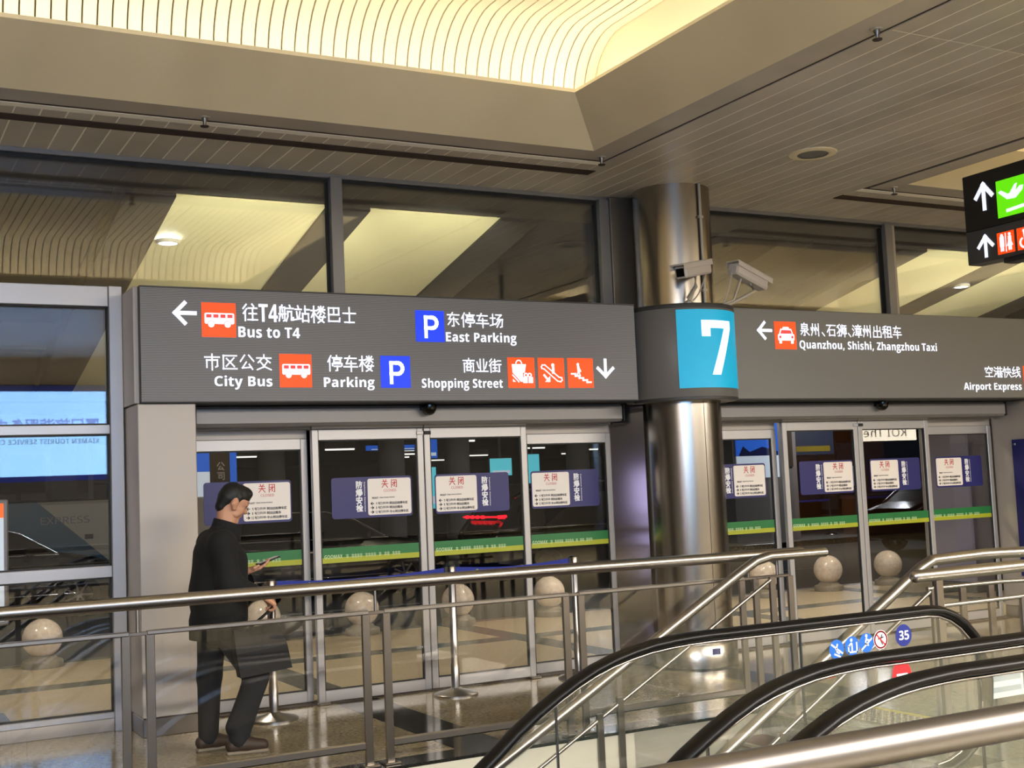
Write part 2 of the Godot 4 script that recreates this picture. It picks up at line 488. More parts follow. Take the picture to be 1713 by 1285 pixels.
# writes Chinese characters (with any Latin ones set in bold) into the rectangle x0..x1, y0..y1
func han(g: Geo, text: String, x0: float, x1: float, y0: float, y1: float, pen := 0.1, vertical := false, at := Vector3.ZERO, bs := Basis()) -> void:
	var w := PackedFloat32Array()
	var total := 0.0
	for ch in text:
		var k := 1.0 if GLYPHS.has(ch) else 0.6
		if ch == "、":
			k = 0.5
		w.append(k)
		total += k
	var t := 0.0
	for i in text.length():
		var a := x0
		var b := x1
		var lo := y0
		var hi := y1
		if vertical:
			hi = y1 - (y1 - y0) * t / total
			lo = y1 - (y1 - y0) * (t + 0.9) / total
		else:
			a = x0 + (x1 - x0) * t / total
			b = x0 + (x1 - x0) * (t + w[i] * 0.94) / total
		t += w[i]
		if GLYPHS.has(text[i]):
			var cw := b - a
			if text[i] == "、":
				cw *= 2.0
			var sc := []
			for ln in lines_of(text[i]):
				var l2 := []
				for p in ln:
					l2.append(Vector2(a + p.x * cw, lo + p.y * (hi - lo)))
				sc.append(l2)
			g.strokes(sc, pen * (hi - lo), 0.002, at, bs)
		else:
			latin(g, text[i], a, b, lo, hi, at, bs)

func latin(g: Geo, text: String, x0: float, x1: float, y0: float, y1: float, at := Vector3.ZERO, bs := Basis(), font := "Droid Sans", bold := true) -> void:
	var f := SystemFont.new()
	f.font_names = PackedStringArray([font])
	f.font_weight = 700 if bold else 400
	var tm := TextMesh.new()
	tm.text = text
	tm.font = f
	tm.font_size = 64
	tm.pixel_size = 0.01
	tm.depth = 0.0
	tm.curve_step = 2.0
	var arr := tm.get_mesh_arrays()
	var vv: PackedVector3Array = arr[Mesh.ARRAY_VERTEX]
	if vv.is_empty():
		return
	var lo := vv[0]
	var hi := vv[0]
	for p in vv:
		lo = lo.min(p)
		hi = hi.max(p)
	var ix = arr[Mesh.ARRAY_INDEX]
	var cnt: int = ix.size() if ix != null else vv.size()
	for i in range(0, cnt, 3):
		var q := []
		for j in 3:
			var p: Vector3 = vv[ix[i + j] if ix != null else i + j]
			q.append(at + bs * Vector3(x0 + (p.x - lo.x) / (hi.x - lo.x) * (x1 - x0), y0 + (p.y - lo.y) / (hi.y - lo.y) * (y1 - y0), 0.002))
		g.ftri(q[0], q[1], q[2], bs * Vector3(0, 0, 1))

func disc(c: Vector2, r: float, cnt := 20, ry := -1.0) -> PackedVector2Array:
	var p := PackedVector2Array()
	for i in cnt:
		p.append(c + Vector2(cos(TAU * i / cnt) * r, sin(TAU * i / cnt) * (r if ry < 0.0 else ry)))
	return p

func rrect(x0: float, x1: float, y0: float, y1: float, r: float, k := 5) -> PackedVector2Array:
	var p := PackedVector2Array()
	var cs := [Vector2(x1 - r, y1 - r), Vector2(x0 + r, y1 - r), Vector2(x0 + r, y0 + r), Vector2(x1 - r, y0 + r)]
	for i in 4:
		for j in k + 1:
			p.append(cs[i] + Vector2.from_angle(PI * 0.5 * (i + float(j) / k)) * r)
	return p

func arrow_lines(x0: float, x1: float, y0: float, y1: float, dir: Vector2) -> Array:
	var c := Vector2((x0 + x1) * 0.5, (y0 + y1) * 0.5)
	var h := Vector2((x1 - x0) * 0.5, (y1 - y0) * 0.5) * 0.86
	var s := Vector2(-dir.y, dir.x)
	var tip := c + dir * h
	return [[c - dir * h, tip - dir * h * 0.12], [c + s * h, tip - dir * h * 0.05], [c - s * h, tip - dir * h * 0.05]]

# ================================================================= scene
func _ready() -> void:
	# --- camera
	var cam := Camera3D.new()
	cam.name = "camera"
	var yw := deg_to_rad(YAW)
	var pt := deg_to_rad(PITCH)
	var rl := deg_to_rad(ROLL)
	var f0 := Vector3(sin(yw), 0, -cos(yw))
	var r0 := Vector3(cos(yw), 0, sin(yw))
	var fw := f0 * cos(pt) + Vector3.UP * sin(pt)
	var u0 := Vector3.UP * cos(pt) - f0 * sin(pt)
	var rt := r0 * cos(rl) + u0 * sin(rl)
	var up := -r0 * sin(rl) + u0 * cos(rl)
	cam.transform = Transform3D(Basis(rt, up, -fw), Vector3(0, 1.6, 0))
	cam.fov = rad_to_deg(2.0 * atan(642.5 / 2085.0))
	cam.near = 0.05
	cam.far = 300.0
	add_child(cam)
	cam.current = true
	# --- night sky and exposure
	var env := Environment.new()
	env.background_mode = Environment.BG_COLOR
	env.background_color = Color(0.035, 0.04, 0.06)
	env.tonemap_mode = Environment.TONE_MAPPER_LINEAR
	env.tonemap_exposure = 1.1
	env.sdfgi_enabled = true
	env.ssao_enabled = true
	env.ssil_enabled = true
	var we := WorldEnvironment.new()
	we.name = "environment"
	we.environment = env
	add_child(we)
	materials()
	# --- structure
	hall_shell()
	floor_inside()
	ceiling()
	facade()
	steel_column()
	outside_ground()
	outside_soffit()
	stair_well()
	# --- things
	left_sign()
	right_sign()
	drum_sign()
	hanging_sign()
	surveillance_cameras()
	door_fittings()
	notices()
	main_railing()
	stair_rails()
	escalators()
	near_railing()
	stanchions()
	man()
	bollards()
	vehicles()
	outside_far()
	hall_behind()

# ---------------------------------------------------------------- hall
func hall_shell() -> void:
	var h: Material = mats.hall_wall
	var w := setting("wall_back")
	bpart(w, "panel", Vector3(-10, -5, 9), Vector3(32, 6, 9.3), h, 0)
	w = setting("wall_left")
	bpart(w, "panel", Vector3(-10.3, -5, -9.6), Vector3(-10, 6, 9.3), h, 0)
	w = setting("wall_right")
	bpart(w, "panel", Vector3(32, -5, -9.6), Vector3(32.3, 6, 9.3), h, 0)
	w = setting("wall_front")
	bpart(w, "panel", Vector3(-10, 0, -9.6), Vector3(-1.3, 6, -9.3), h, 0)
	bpart(w, "panel", Vector3(12.4, 0, -9.6), Vector3(32, 6, -9.3), h, 0)
	bpart(w, "beam", Vector3(-1.3, 4.19, -9.62), Vector3(12.4, 6, -9.4), mats.soffit_dark, 0)

func slab(parent: Node, called: String, x0: float, x1: float, z0: float, z1: float, top: float, m: Material, t := 0.1) -> void:
	bpart(parent, called, Vector3(x0, top - t, z0), Vector3(x1, top, z1), m, 0.0015)

func floor_inside() -> void:
	var f := setting("floor")
	var bands := [-8.53, -5.55, -2.57, 0.41, 3.37, 6.33, 9.3, 12.3, 15.3, 18.3]
	# strip between the facade and the stair well, crossed by dark granite bands
	var x := -10.0
	for b in bands:
		slab(f, "granite_slab", x, b, -9.6, -7.18, 0.0, mats.granite)
		slab(f, "dark_band", b, b + 0.36, -9.6, -7.18, 0.0, mats.granite_dark)
		x = b + 0.36
	slab(f, "granite_slab", x, 32, -9.6, -7.18, 0.0, mats.granite)
	slab(f, "dark_border", -10, 32, -7.18, -6.96, 0.0, mats.granite_dark, 0.02)
	# landing at the head of the stair and the escalators
	slab(f, "landing_slab", 5.62, 9.3, -6.96, -4.9, 0.0, mats.landing_stone)
	slab(f, "dark_band", 9.3, 9.66, -6.96, -1.9, 0.0, mats.granite_dark)
	slab(f, "landing_slab", 5.35, 9.3, -4.9, -1.9, 0.0, mats.landing_stone)
	slab(f, "granite_slab", 9.66, 32, -6.96, -1.9, 0.0, mats.granite)
	slab(f, "granite_slab", -10, -4.0, -6.96, -1.9, 0.0, mats.granite)
	slab(f, "granite_slab", -10, 32, -1.9, 9.0, 0.0, mats.granite)

func ceiling() -> void:
	var c := setting("ceiling")
	var pw := 0.165
	# planks run away from the camera; every plank is a strip of its own with a bevelled edge
	var kinds := {}
	var n := 0
	var x := -3.3
	while x < 16.5:
		var z1 := 1.2
		var over_a: bool = x + pw > -3.3 and x < 5.40
		var over_b: bool = x + pw > 8.27
		if over_a or over_b:
			z1 = -8.43
		var zs := [[-9.42, z1]] if z1 < 0.0 else [[-9.42, -5.2], [-5.2, -1.0], [-1.0, 1.2]]
		for s in zs:
			var ln: float = s[1] - s[0]
			var key := str(ln)
			if not kinds.has(key):
				var g := Geo.new()
				g.box(Vector3.ZERO, Vector3(pw - 0.007, 0.02, ln - 0.003), 0.004)
				kinds[key] = g.mesh()
			part(c, "plank", kinds[key], mats.plank if (n * 7) % 5 < 3 else mats.plank_b, Vector3(x + pw * 0.5, CEIL + 0.01, (s[0] + s[1]) * 0.5))
			n += 1
		x += pw
	bpart(c, "backing", Vector3(-10, CEIL + 0.002, -9.6), Vector3(32, CEIL + 0.06, -8.36), mats.joint, 0)
	bpart(c, "backing", Vector3(5.47, CEIL + 0.002, -8.36), Vector3(8.25, CEIL + 0.06, 1.3), mats.joint, 0)
	bpart(c, "slab", Vector3(-10, CEIL, 1.2), Vector3(32, CEIL + 0.2, 9.3), mats.plank, 0)
	bpart(c, "slab", Vector3(-3.2, CEIL, -1.75), Vector3(5.47, CEIL + 0.2, 1.2), mats.plank, 0)
	bpart(c, "slab", Vector3(8.25, CEIL, -1.75), Vector3(16.3, CEIL + 0.2, 1.2), mats.plank, 0)
	bpart(c, "slab", Vector3(-10, CEIL, -8.36), Vector3(-3.2, CEIL + 0.2, 1.2), mats.plank, 0)
	bpart(c, "slab", Vector3(16.3, CEIL, -8.36), Vector3(32, CEIL + 0.2, 1.2), mats.plank, 0)
	bpart(c, "edge_trim", Vector3(-1.3, CEIL - 0.045, -9.46), Vector3(12.4, CEIL + 0.02, -9.40), mats.trim, 0.006)
	coffer(c, -3.2, 5.47, -8.36, -1.75, true)
	coffer(c, 8.25, 16.3, -8.36, -1.75, false)
	# air slots cut in the planks beside the coffers
	for s in [[-3.0, 5.52], [8.24, 14.0]]:
		var g := Geo.new()
		g.span(Vector3(s[0], CEIL - 0.006, -8.72), Vector3(s[1], CEIL + 0.004, -8.71))
		g.span(Vector3(s[0], CEIL - 0.006, -8.6), Vector3(s[1], CEIL + 0.004, -8.59))
		g.span(Vector3(s[1] - 0.01, CEIL - 0.006, -8.72), Vector3(s[1], CEIL + 0.004, -8.59))
		g.span(Vector3(s[0], CEIL - 0.006, -8.72), Vector3(s[0] + 0.01, CEIL + 0.004, -8.59))
		g.span(Vector3(s[0], CEIL - 0.003, -8.71), Vector3(s[1], CEIL + 0.003, -8.6))
		gpart(c, "air_slot", g, mats.groove)
	# round ceiling speaker, sprinklers
	var sp := thing("ceiling_speaker", "round cream ceiling speaker set flush in the plank ceiling between the coffers", "speaker", Vector3(6.93, CEIL, -7.53))
	var g2 := Geo.new()
	g2.lathe(Vector3.ZERO, [Vector2(0.125, -0.012), Vector2(0.15, -0.016), Vector2(0.19, -0.008), Vector2(0.195, 0.0)], 40)
	gpart(sp, "rim", g2, mats.fascia)
	g2 = Geo.new()
	g2.lathe(Vector3.ZERO, [Vector2(0.0, -0.006), Vector2(0.125, -0.006), Vector2(0.125, 0.0)], 40)
	gpart(sp, "grille", g2, mats.sign_grey)
	var spots := [[Vector3(5.36, CEIL, -5.22), "small pendent fire sprinkler under the right side of the coffer, near the top right"], [Vector3(5.33, CEIL, -8.2), "small pendent fire sprinkler at the corner of the lit coffer"], [Vector3(2.17, CEIL, -8.24), "small pendent fire sprinkler under the coffer edge above the left sign"], [Vector3(8.5, CEIL, -8.2), "small pendent fire sprinkler beside the right-hand coffer, near the black hanging sign"]]
	for i in spots.size():
		var o := thing("sprinkler", spots[i][1], "sprinkler", spots[i][0], 0.0, "fire sprinklers on the ceiling")
		g2 = Geo.new()
		g2.lathe(Vector3.ZERO, [Vector2(0.0, -0.062), Vector2(0.01, -0.06), Vector2(0.012, -0.035), Vector2(0.02, -0.02), Vector2(0.02, 0.0)], 14)
		gpart(o, "nozzle", g2, mats.steel_flat)
		g2 = Geo.new()
		g2.lathe(Vector3.ZERO, [Vector2(0.0, -0.066), Vector2(0.028, -0.068), Vector2(0.03, -0.062), Vector2(0.0, -0.06)], 14)
		gpart(o, "deflector", g2, mats.groove)
		g2 = Geo.new()
		g2.lathe(Vector3.ZERO, [Vector2(0.02, -0.008), Vector2(0.036, -0.006), Vector2(0.038, 0.0)], 16)
		gpart(o, "escutcheon", g2, mats.bracket)

func coffer(c: Node3D, x0: float, x1: float, z0: float, z1: float, main: bool) -> void:
	var o := Node3D.new()
	o.name = "coffer"
	c.add_child(o, true)
	var nx := Vector3(1, 0, 0)
	# ring sections: offset inward from the groove edge
	var ringp := func(d: float, y: float) -> Array:
		return [Vector3(x0 + d, y, z0 + d), Vector3(x1 - d, y, z0 + d), Vector3(x1 - d, y, z1 - d), Vector3(x0 + d, y, z1 - d)]
	var names := ["shadow_gap", "border", "fascia", "lip", "trough"]
	var segs := [[[0.0, CEIL + 0.007], [0.055, CEIL + 0.007]], [[0.055, CEIL + 0.007], [0.055, CEIL], [0.29, CEIL]], [[0.29, CEIL], [0.69, CEIL + 0.3]], [[0.69, CEIL + 0.3], [0.67, CEIL + 0.335], [0.655, CEIL + 0.335], [0.655, CEIL + 0.3]], [[0.655, CEIL + 0.3], [0.62, CEIL + 0.27], [0.24, CEIL + 0.27]]]
	var ms := [mats.groove, mats.plank_b, mats.fascia, mats.slat, mats.slat]
	for k in 5:
		for side in 4:
			var g := Geo.new()
			for i in segs[k].size() - 1:
				var a: Array = ringp.call(segs[k][i][0], segs[k][i][1])
				var b: Array = ringp.call(segs[k][i + 1][0], segs[k][i + 1][1])
				var s2 := (side + 1) % 4
				var cen := Vector3((x0 + x1) * 0.5, CEIL - 1.0 if k < 3 else CEIL + 1.2, (z0 + z1) * 0.5)
				var m: Vector3 = (a[side] + b[s2]) * 0.5
				g.quad(a[side], a[s2], b[s2], b[side], cen - m)
				# underside thickness
			gpart(o, names[k], g, ms[k])
	# vaulted ceiling of narrow slats with rounded ends
	var e := 0.35
	var zz0 := z0 + 0.43
	var zz1 := z1 - 0.43
	var yb := CEIL + 0.27
	var r := 0.42
	var path := []
	path.append(Vector2(zz0, yb))
	for i in 9:
		var a := PI * 0.5 * i / 8.0
		path.append(Vector2(zz0 + r - cos(a) * r, 4.57 + sin(a) * r))
	for i in 9:
		var a := PI * 0.5 * (8 - i) / 8.0
		path.append(Vector2(zz1 - r + cos(a) * r, 4.57 + sin(a) * r))
	path.append(Vector2(zz1, yb))
	var pitch := 0.0925
	var strip := func(w: float, off: float, thick: float) -> ArrayMesh:
		var g := Geo.new()
		var nn := []
		for i in path.size():
			var d: Vector2 = (path[mini(i + 1, path.size() - 1)] - path[maxi(i - 1, 0)]).normalized()
			nn.append(Vector2(d.y, -d.x))   # towards the room
		for i in path.size() - 1:
			var p: Vector2 = path[i] - nn[i] * off
			var q: Vector2 = path[i + 1] - nn[i + 1] * off
			var na := Vector3(0, nn[i].y, nn[i].x)
			var nb := Vector3(0, nn[i + 1].y, nn[i + 1].x)
			var A := Vector3(-w * 0.5, p.y, p.x)
			var B := Vector3(w * 0.5, p.y, p.x)
			var C := Vector3(w * 0.5, q.y, q.x)
			var D := Vector3(-w * 0.5, q.y, q.x)
			g.tri(A, B, C, na, na, nb)
			g.tri(A, C, D, na, nb, nb)
			if thick > 0.0:
				g.quad(B, C, C - nb * thick, B - na * thick, Vector3(1, 0, 0))
				g.quad(A, D, D - nb * thick, A - na * thick, Vector3(-1, 0, 0))
		return g.mesh()
	var sm: ArrayMesh = strip.call(pitch - 0.012, 0.0, 0.03)
	var n := int((x1 - x0 - 2.0 * e) / pitch)
	for i in n:
		part(o, "slat", sm, mats.slat, Vector3(x1 - e - pitch * (i + 0.5), 0, 0))
	part(o, "slat_backing", strip.call(x1 - x0 - 2.0 * e, 0.03, 0.0), mats.slat_gap, Vector3((x0 + x1) * 0.5, 0, 0))
	for xe in [[x0 + e, -0.05], [x1 - e, 0.05]]:
		bpart(o, "end_panel", Vector3(xe[0], yb, zz0 - 0.03), Vector3(xe[0] + xe[1], 5.02, zz1 + 0.03), mats.slat, 0)
	bpart(o, "lid", Vector3(x0 - 0.02, 5.06, z0), Vector3(x1 + 0.02, 5.1, z1), mats.slat_gap, 0)
	bpart(o, "lid", Vector3(x0 - 0.02, 4.25, z0 - 0.02), Vector3(x1 + 0.02, 5.1, z0), mats.slat_gap, 0)
	bpart(o, "lid", Vector3(x0 - 0.02, 4.25, z1), Vector3(x1 + 0.02, 5.1, z1 + 0.02), mats.slat_gap, 0)
	# hidden cove tubes that light the vault
	var y := CEIL + 0.29
	var warm := Color(1.0, 0.96, 0.87)
	var inset := 0.56
	var lx := x1 - x0 - 2.0 * inset
	var lz := z1 - z0 - 2.0 * inset
	var sides := [[Vector3((x0 + x1) * 0.5, y, z0 + inset), lx, true, Vector3(0, 1, 0.2)], [Vector3((x0 + x1) * 0.5, y, z1 - inset), lx, true, Vector3(0, 1, -0.2)], [Vector3(x1 - inset, y, (z0 + z1) * 0.5), lz, false, Vector3(-0.2, 1, 0)], [Vector3(x0 + inset, y, (z0 + z1) * 0.5), lz, false, Vector3(0.2, 1, 0)]]
	for s in sides:
		var g := Geo.new()
		var d: Vector3 = (Vector3(1, 0, 0) if s[2] else Vector3(0, 0, 1)) * s[1] * 0.5
		g.tube(PackedVector3Array([s[0] - d, s[0] + d]), 0.013, 8)
		gpart(o, "cove_lamp", g, mats.lamp_warm)
		area_light("cove_light", s[0] + Vector3(0, 0.02, 0), Vector2(s[1], 0.05), s[3], COVE * s[1], warm, d)

const COVE := 0.2

# ---------------------------------------------------------------- facade
func pane(parent: Node, x0: float, x1: float, y0: float, y1: float, z: float, t := 0.01) -> void:
	bpart(parent, "pane", Vector3(x0, y0, z - t * 0.5), Vector3(x1, y1, z + t * 0.5), mats.pane, 0)

func facade() -> void:
	var al: Material = mats.alu
	# left glazing
	var w := setting("window_1")
	for y in [[3.05, 3.2], [2.117, 2.185], [1.086, 1.17], [0.09, 0.134]]:
		bpart(w, "transom", Vector3(-1.3, y[0], ZF - 0.08), Vector3(1.72, y[1], ZF + 0.03), al, 0.004)
	bpart(w, "mullion", Vector3(1.72, 0, ZF - 0.08), Vector3(1.815, 3.2, ZF + 0.05), al, 0.004)
	bpart(w, "mullion", Vector3(-0.2, 0.09, ZF - 0.08), Vector3(-0.1, 3.12, ZF + 0.02), al, 0.004)
	bpart(w, "base_panel", Vector3(-1.3, 0, ZF - 0.06), Vector3(1.72, 0.09, ZF + 0.02), mats.cladding, 0.003)
	for y in [[2.185, 3.05], [1.17, 2.117], [0.134, 1.086]]:
		for x in [[-0.1, 1.72], [-1.3, -0.2]]:
			pane(w, x[0], x[1], y[0], y[1], ZF - 0.02)
			pane(w, x[0], x[1], y[0], y[1], ZF - 0.045)
	var g := Geo.new()
	for y in [2.185, 2.107, 1.17, 1.076, 0.134, 3.04]:
		g.span(Vector3(-0.1, y, ZF - 0.03), Vector3(1.72, y + 0.01, ZF + 0.012))
	for x in [-0.1, 1.71]:
		g.span(Vector3(x, 0.134, ZF - 0.03), Vector3(x + 0.01, 3.05, ZF + 0.012))
	gpart(w, "gasket", g, mats.gasket)
	# clerestory windows above the signs
	var cl := [[-1.3, 3.47], [3.57, 6.03], [7.1, 9.53], [9.7, 12.4]]
	for i in cl.size():
		w = setting("window_%d" % (i + 2))
		pane(w, cl[i][0], cl[i][1], 3.1, 4.17, ZF - 0.06)
		pane(w, cl[i][0], cl[i][1], 3.1, 4.17, ZF - 0.085)
		g = Geo.new()
		g.span(Vector3(cl[i][0], 4.135, ZF - 0.09), Vector3(cl[i][1], 4.165, ZF - 0.03))
		g.span(Vector3(cl[i][1] - 0.015, 3.1, ZF - 0.09), Vector3(cl[i][1], 4.165, ZF - 0.04))
		gpart(w, "gasket", g, mats.gasket)
	w = setting("trim_1")
	for x in [[3.47, 3.57], [6.03, 6.13], [9.53, 9.63]]:
		bpart(w, "mullion", Vector3(x[0], 3.1, ZF - 0.12), Vector3(x[1], 4.17, ZF + 0.02), mats.alu_dark, 0.004)
	bpart(w, "mullion", Vector3(9.63, 3.1, ZF - 0.12), Vector3(9.7, 4.17, ZF - 0.02), mats.cladding, 0.004)
	bpart(w, "head", Vector3(-1.3, 4.165, ZF - 0.12), Vector3(12.4, 4.21, ZF - 0.02), mats.alu_dark, 0.004)
	bpart(w, "spandrel", Vector3(1.8, 2.2, ZF - 0.12), Vector3(12.4, 3.1, ZF - 0.02), mats.alu_dark, 0)
	bpart(w, "spandrel", Vector3(-1.3, 3.05, ZF - 0.12), Vector3(1.8, 3.12, ZF - 0.02), mats.alu_dark, 0)
	# clad pillars
	w = setting("wall_pillar")
	bpart(w, "cladding_panel", Vector3(1.825, 0.13, -9.45), Vector3(2.235, 2.3, -8.9), mats.cladding, 0.006)
	bpart(w, "skirting", Vector3(1.83, 0, -9.45), Vector3(2.23, 0.125, -8.905), mats.steel_flat, 0.004)
	bpart(w, "cladding_panel", Vector3(1.815, 2.305, -9.45), Vector3(1.95, 3.14, -8.95), mats.pillar_clad if mats.has("pillar_clad") else mats.cladding, 0.004)
	w = setting("wall_pillar")
	bpart(w, "cladding_panel", Vector3(11.0, 0.13, -9.45), Vector3(12.4, 2.3, -8.9), mats.cladding, 0.006)
	bpart(w, "skirting", Vector3(11.01, 0, -9.45), Vector3(12.4, 0.125, -8.905), mats.steel_flat, 0.004)
	w = setting("wall_steel")
	g = Geo.new()
	g.box(Vector3(6.25, 1.15, -9.31), Vector3(0.43, 2.3, 0.02), 0.004, Basis(Vector3.UP, -atan2(0.64, 0.768)))
	gpart(w, "splayed_panel", g, mats.steel_mirror)
	bpart(w, "cladding_panel", Vector3(6.5, 0.0, -9.46), Vector3(7.02, 2.3, -9.38), mats.steel_dull, 0.004)
	bpart(w, "cladding_panel", Vector3(6.13, 3.1, -9.5), Vector3(7.1, 4.19, -9.33), mats.steel_dull, 0.004)
	# poster on the right pillar
	var po := thing("poster", "dark blue poster board on the side of the grey pillar at the right edge", "poster", Vector3(10.998, 0.45, -9.19))
	bpart(po, "board", Vector3(-0.012, 0, 0), Vector3(0, 1.44, 0.27), mats.notice_blue, 0.002)
	bpart(po, "pin", Vector3(-0.018, 1.38, 0.02), Vector3(-0.012, 1.4, 0.05), mats.steel, 0.002)
	# sliding door sets
	door_set("door_1", 2.27, [2.27, 3.245, 4.208, 5.175, 6.09])
	door_set("door_2", 7.03, [7.03, 7.99, 8.967, 9.944, 10.98])
	w = setting("trim_2")
	for x in [[2.27, 6.05], [6.98, 10.92]]:
		bpart(w, "track_cover", Vector3(x[0], 2.128, ZF - 0.16), Vector3(x[1], 2.21, ZF + 0.0), mats.alu_dark, 0.003)

func door_set(called: String, _x: float, xs: Array) -> void:
	var d := setting(called)
	for i in 4:
		var fixed := i == 0 or i == 3
		var z := ZF - 0.1 if fixed else ZF
		var x0: float = xs[i] + (0.0 if fixed else 0.004)
		var x1: float = xs[i + 1] - (0.0 if fixed else 0.004)
		var top := 2.06 if fixed else 2.125
		var sw := 0.055
		var leaf := Node3D.new()
		leaf.name = "fixed_leaf" if fixed else "sliding_leaf"
		d.add_child(leaf, true)
		var th := 0.045
		var rail := 0.085
		for s in [[x0, x0 + sw], [x1 - sw, x1]]:
			bpart(leaf, "stile", Vector3(s[0], 0.015, z - th * 0.5), Vector3(s[1], top, z + th * 0.5), mats.alu, 0.004)
		bpart(leaf, "bottom_rail", Vector3(x0 + sw, 0.015, z - th * 0.5), Vector3(x1 - sw, 0.015 + rail, z + th * 0.5), mats.alu, 0.003)
		bpart(leaf, "top_rail", Vector3(x0 + sw, top - rail, z - th * 0.5), Vector3(x1 - sw, top, z + th * 0.5), mats.alu, 0.003)
		pane(leaf, x0 + sw, x1 - sw, 0.1, top - rail, z)
		var g := Geo.new()
		g.span(Vector3(x0 + sw, 0.1, z - 0.01), Vector3(x1 - sw, 0.109, z + 0.012))
		g.span(Vector3(x0 + sw, top - rail - 0.009, z - 0.01), Vector3(x1 - sw, top - rail, z + 0.012))
		g.span(Vector3(x0 + sw, 0.1, z - 0.01), Vector3(x0 + sw + 0.009, top - rail, z + 0.012))
		g.span(Vector3(x1 - sw - 0.009, 0.1, z - 0.01), Vector3(x1 - sw, top - rail, z + 0.012))
		gpart(leaf, "gasket", g, mats.gasket)
		if fixed:
			bpart(leaf, "head_panel", Vector3(x0, 2.06, z - 0.02), Vector3(x1, 2.13, z + 0.015), mats.cladding, 0.003)
		else:
			bpart(leaf, "hanger_rail", Vector3(x0, 2.128, z - 0.03), Vector3(x1, 2.165, z + 0.03), mats.alu, 0.003)
			var lx := x1 - 0.06 if i == 1 else x0
			bpart(leaf, "lock", Vector3(lx, 2.07, z + 0.022), Vector3(lx + 0.06, 2.1, z + 0.034), mats.alu if i == 1 else mats.gasket, 0.003)
			var gx := x0 + 0.03 if i == 1 else x1 - 0.03
			bpart(leaf, "floor_guide", Vector3(gx - 0.05, 0.0, z + 0.03), Vector3(gx + 0.05, 0.02, z + 0.075), mats.steel_flat, 0.006)
	bpart(d, "threshold", Vector3(xs[0], 0.0, ZF - 0.14), Vector3(xs[4], 0.012, ZF + 0.03), mats.groove, 0.003)

func steel_column() -> void:
	var o := thing("steel_column", "round brushed stainless steel column between the two door sets under the number 7", "column", Vector3(6.58, 0, -9.02))
	var g := Geo.new()
	g.lathe(Vector3.ZERO, [Vector2(0.345, 0.2), Vector2(0.345, 2.2), Vector2(0.345, 3.2), Vector2(0.345, CEIL - 0.001)], 72)
	gpart(o, "shaft", g, mats.steel_column)
	g = Geo.new()
	g.lathe(Vector3.ZERO, [Vector2(0.375, 0.012), Vector2(0.375, 0.2), Vector2(0.37, 0.206), Vector2(0.345, 0.207)], 72)
	gpart(o, "base_ring", g, mats.steel_column)
	g = Geo.new()
	g.lathe(Vector3.ZERO, [Vector2(0.38, 0.0), Vector2(0.38, 0.012), Vector2(0.37, 0.013)], 72)
	gpart(o, "base_seal", g, mats.gasket)
	for a in [-0.05]:
		var d := Vector3(sin(a), 0, cos(a))
		g = Geo.new()
		g.box(d * 0.3455 + Vector3.UP * 1.25, Vector3(0.004, 2.1, 0.002), 0.0, Basis(Vector3.UP, a))
		gpart(o, "seam", g, mats.groove)
	# small blue tag on the base ring
	var ta := -0.12
	g = Geo.new()
	g.box(Vector3(sin(ta), 0, cos(ta)) * 0.377 + Vector3.UP * 0.15, Vector3(0.075, 0.05, 0.003), 0.0, Basis(Vector3.UP, ta))
	var t := gpart(o, "tag", g, mats.sticker_navy)
	t.set_meta("label", "small blue number tag on the steel base")

# ---------------------------------------------------------------- signs
func sign_text(parent: Node, rows: Array) -> void:
	for r in rows:
		var g := Geo.new()
		var pos := Vector3(0, 0, 0.003)
		if GLYPHS.has(r[0][0]) or r[0].length() > 1 and GLYPHS.has(r[0][r[0].length() - 1]):
			han(g, r[0], r[1], r[2], r[3], r[4], 0.086, false, pos)
		else:
			latin(g, r[0], r[1], r[2], r[3], r[4], pos)
		gpart(parent, "lettering", g, mats.sign_white)

func desc(text: String, r: Array) -> Array:
	# pushes the lower edge of a Latin line down by its descenders so that capitals keep their height
	for ch in "gjpqy,":
		if text.contains(ch):
			return [text, r[0], r[1], r[2] - (r[3] - r[2]) * 0.28, r[3]]
	return [text, r[0], r[1], r[2], r[3]]

func square(parent: Node, called: String, x0: float, x1: float, y0: float, y1: float, m: Material) -> MeshInstance3D:
	return bpart(parent, called, Vector3(x0, y0, 0.0), Vector3(x1, y1, 0.003), m, 0)

func bus_icon(parent: Node, x0: float, y0: float, s: float) -> void:
	var sq := square(parent, "bus_pictogram", x0, x0 + s, y0, y0 + s, mats.sign_orange)
	var o := Vector3(-s * 0.5, -s * 0.5, 0.0025)
	var g := Geo.new()
	g.plate(rrect(0.08 * s, 0.95 * s, 0.38 * s, 0.7 * s, 0.05 * s), 0.002, o)
	for x in [0.27, 0.75]:
		g.plate(disc(Vector2(x, 0.37) * s, 0.095 * s), 0.0025, o)
	gpart(sq, "bus", g, mats.sign_white)
	g = Geo.new()
	for k in 4:
		g.plate(rrect((0.13 + 0.205 * k) * s, (0.28 + 0.205 * k) * s, 0.56 * s, 0.66 * s, 0.01 * s, 1), 0.002, o + Vector3(0, 0, 0.002))
	gpart(sq, "windows", g, mats.sign_redwin)
	g = Geo.new()
	for x in [0.27, 0.75]:
		var pts := []
		for i in 17:
			pts.append((Vector2(x, 0.37) + Vector2.from_angle(TAU * i / 16.0) * 0.1) * s)
		g.strokes([pts], 0.012 * s, 0.003, o)
	gpart(sq, "wheel_rings", g, mats.sign_orange)

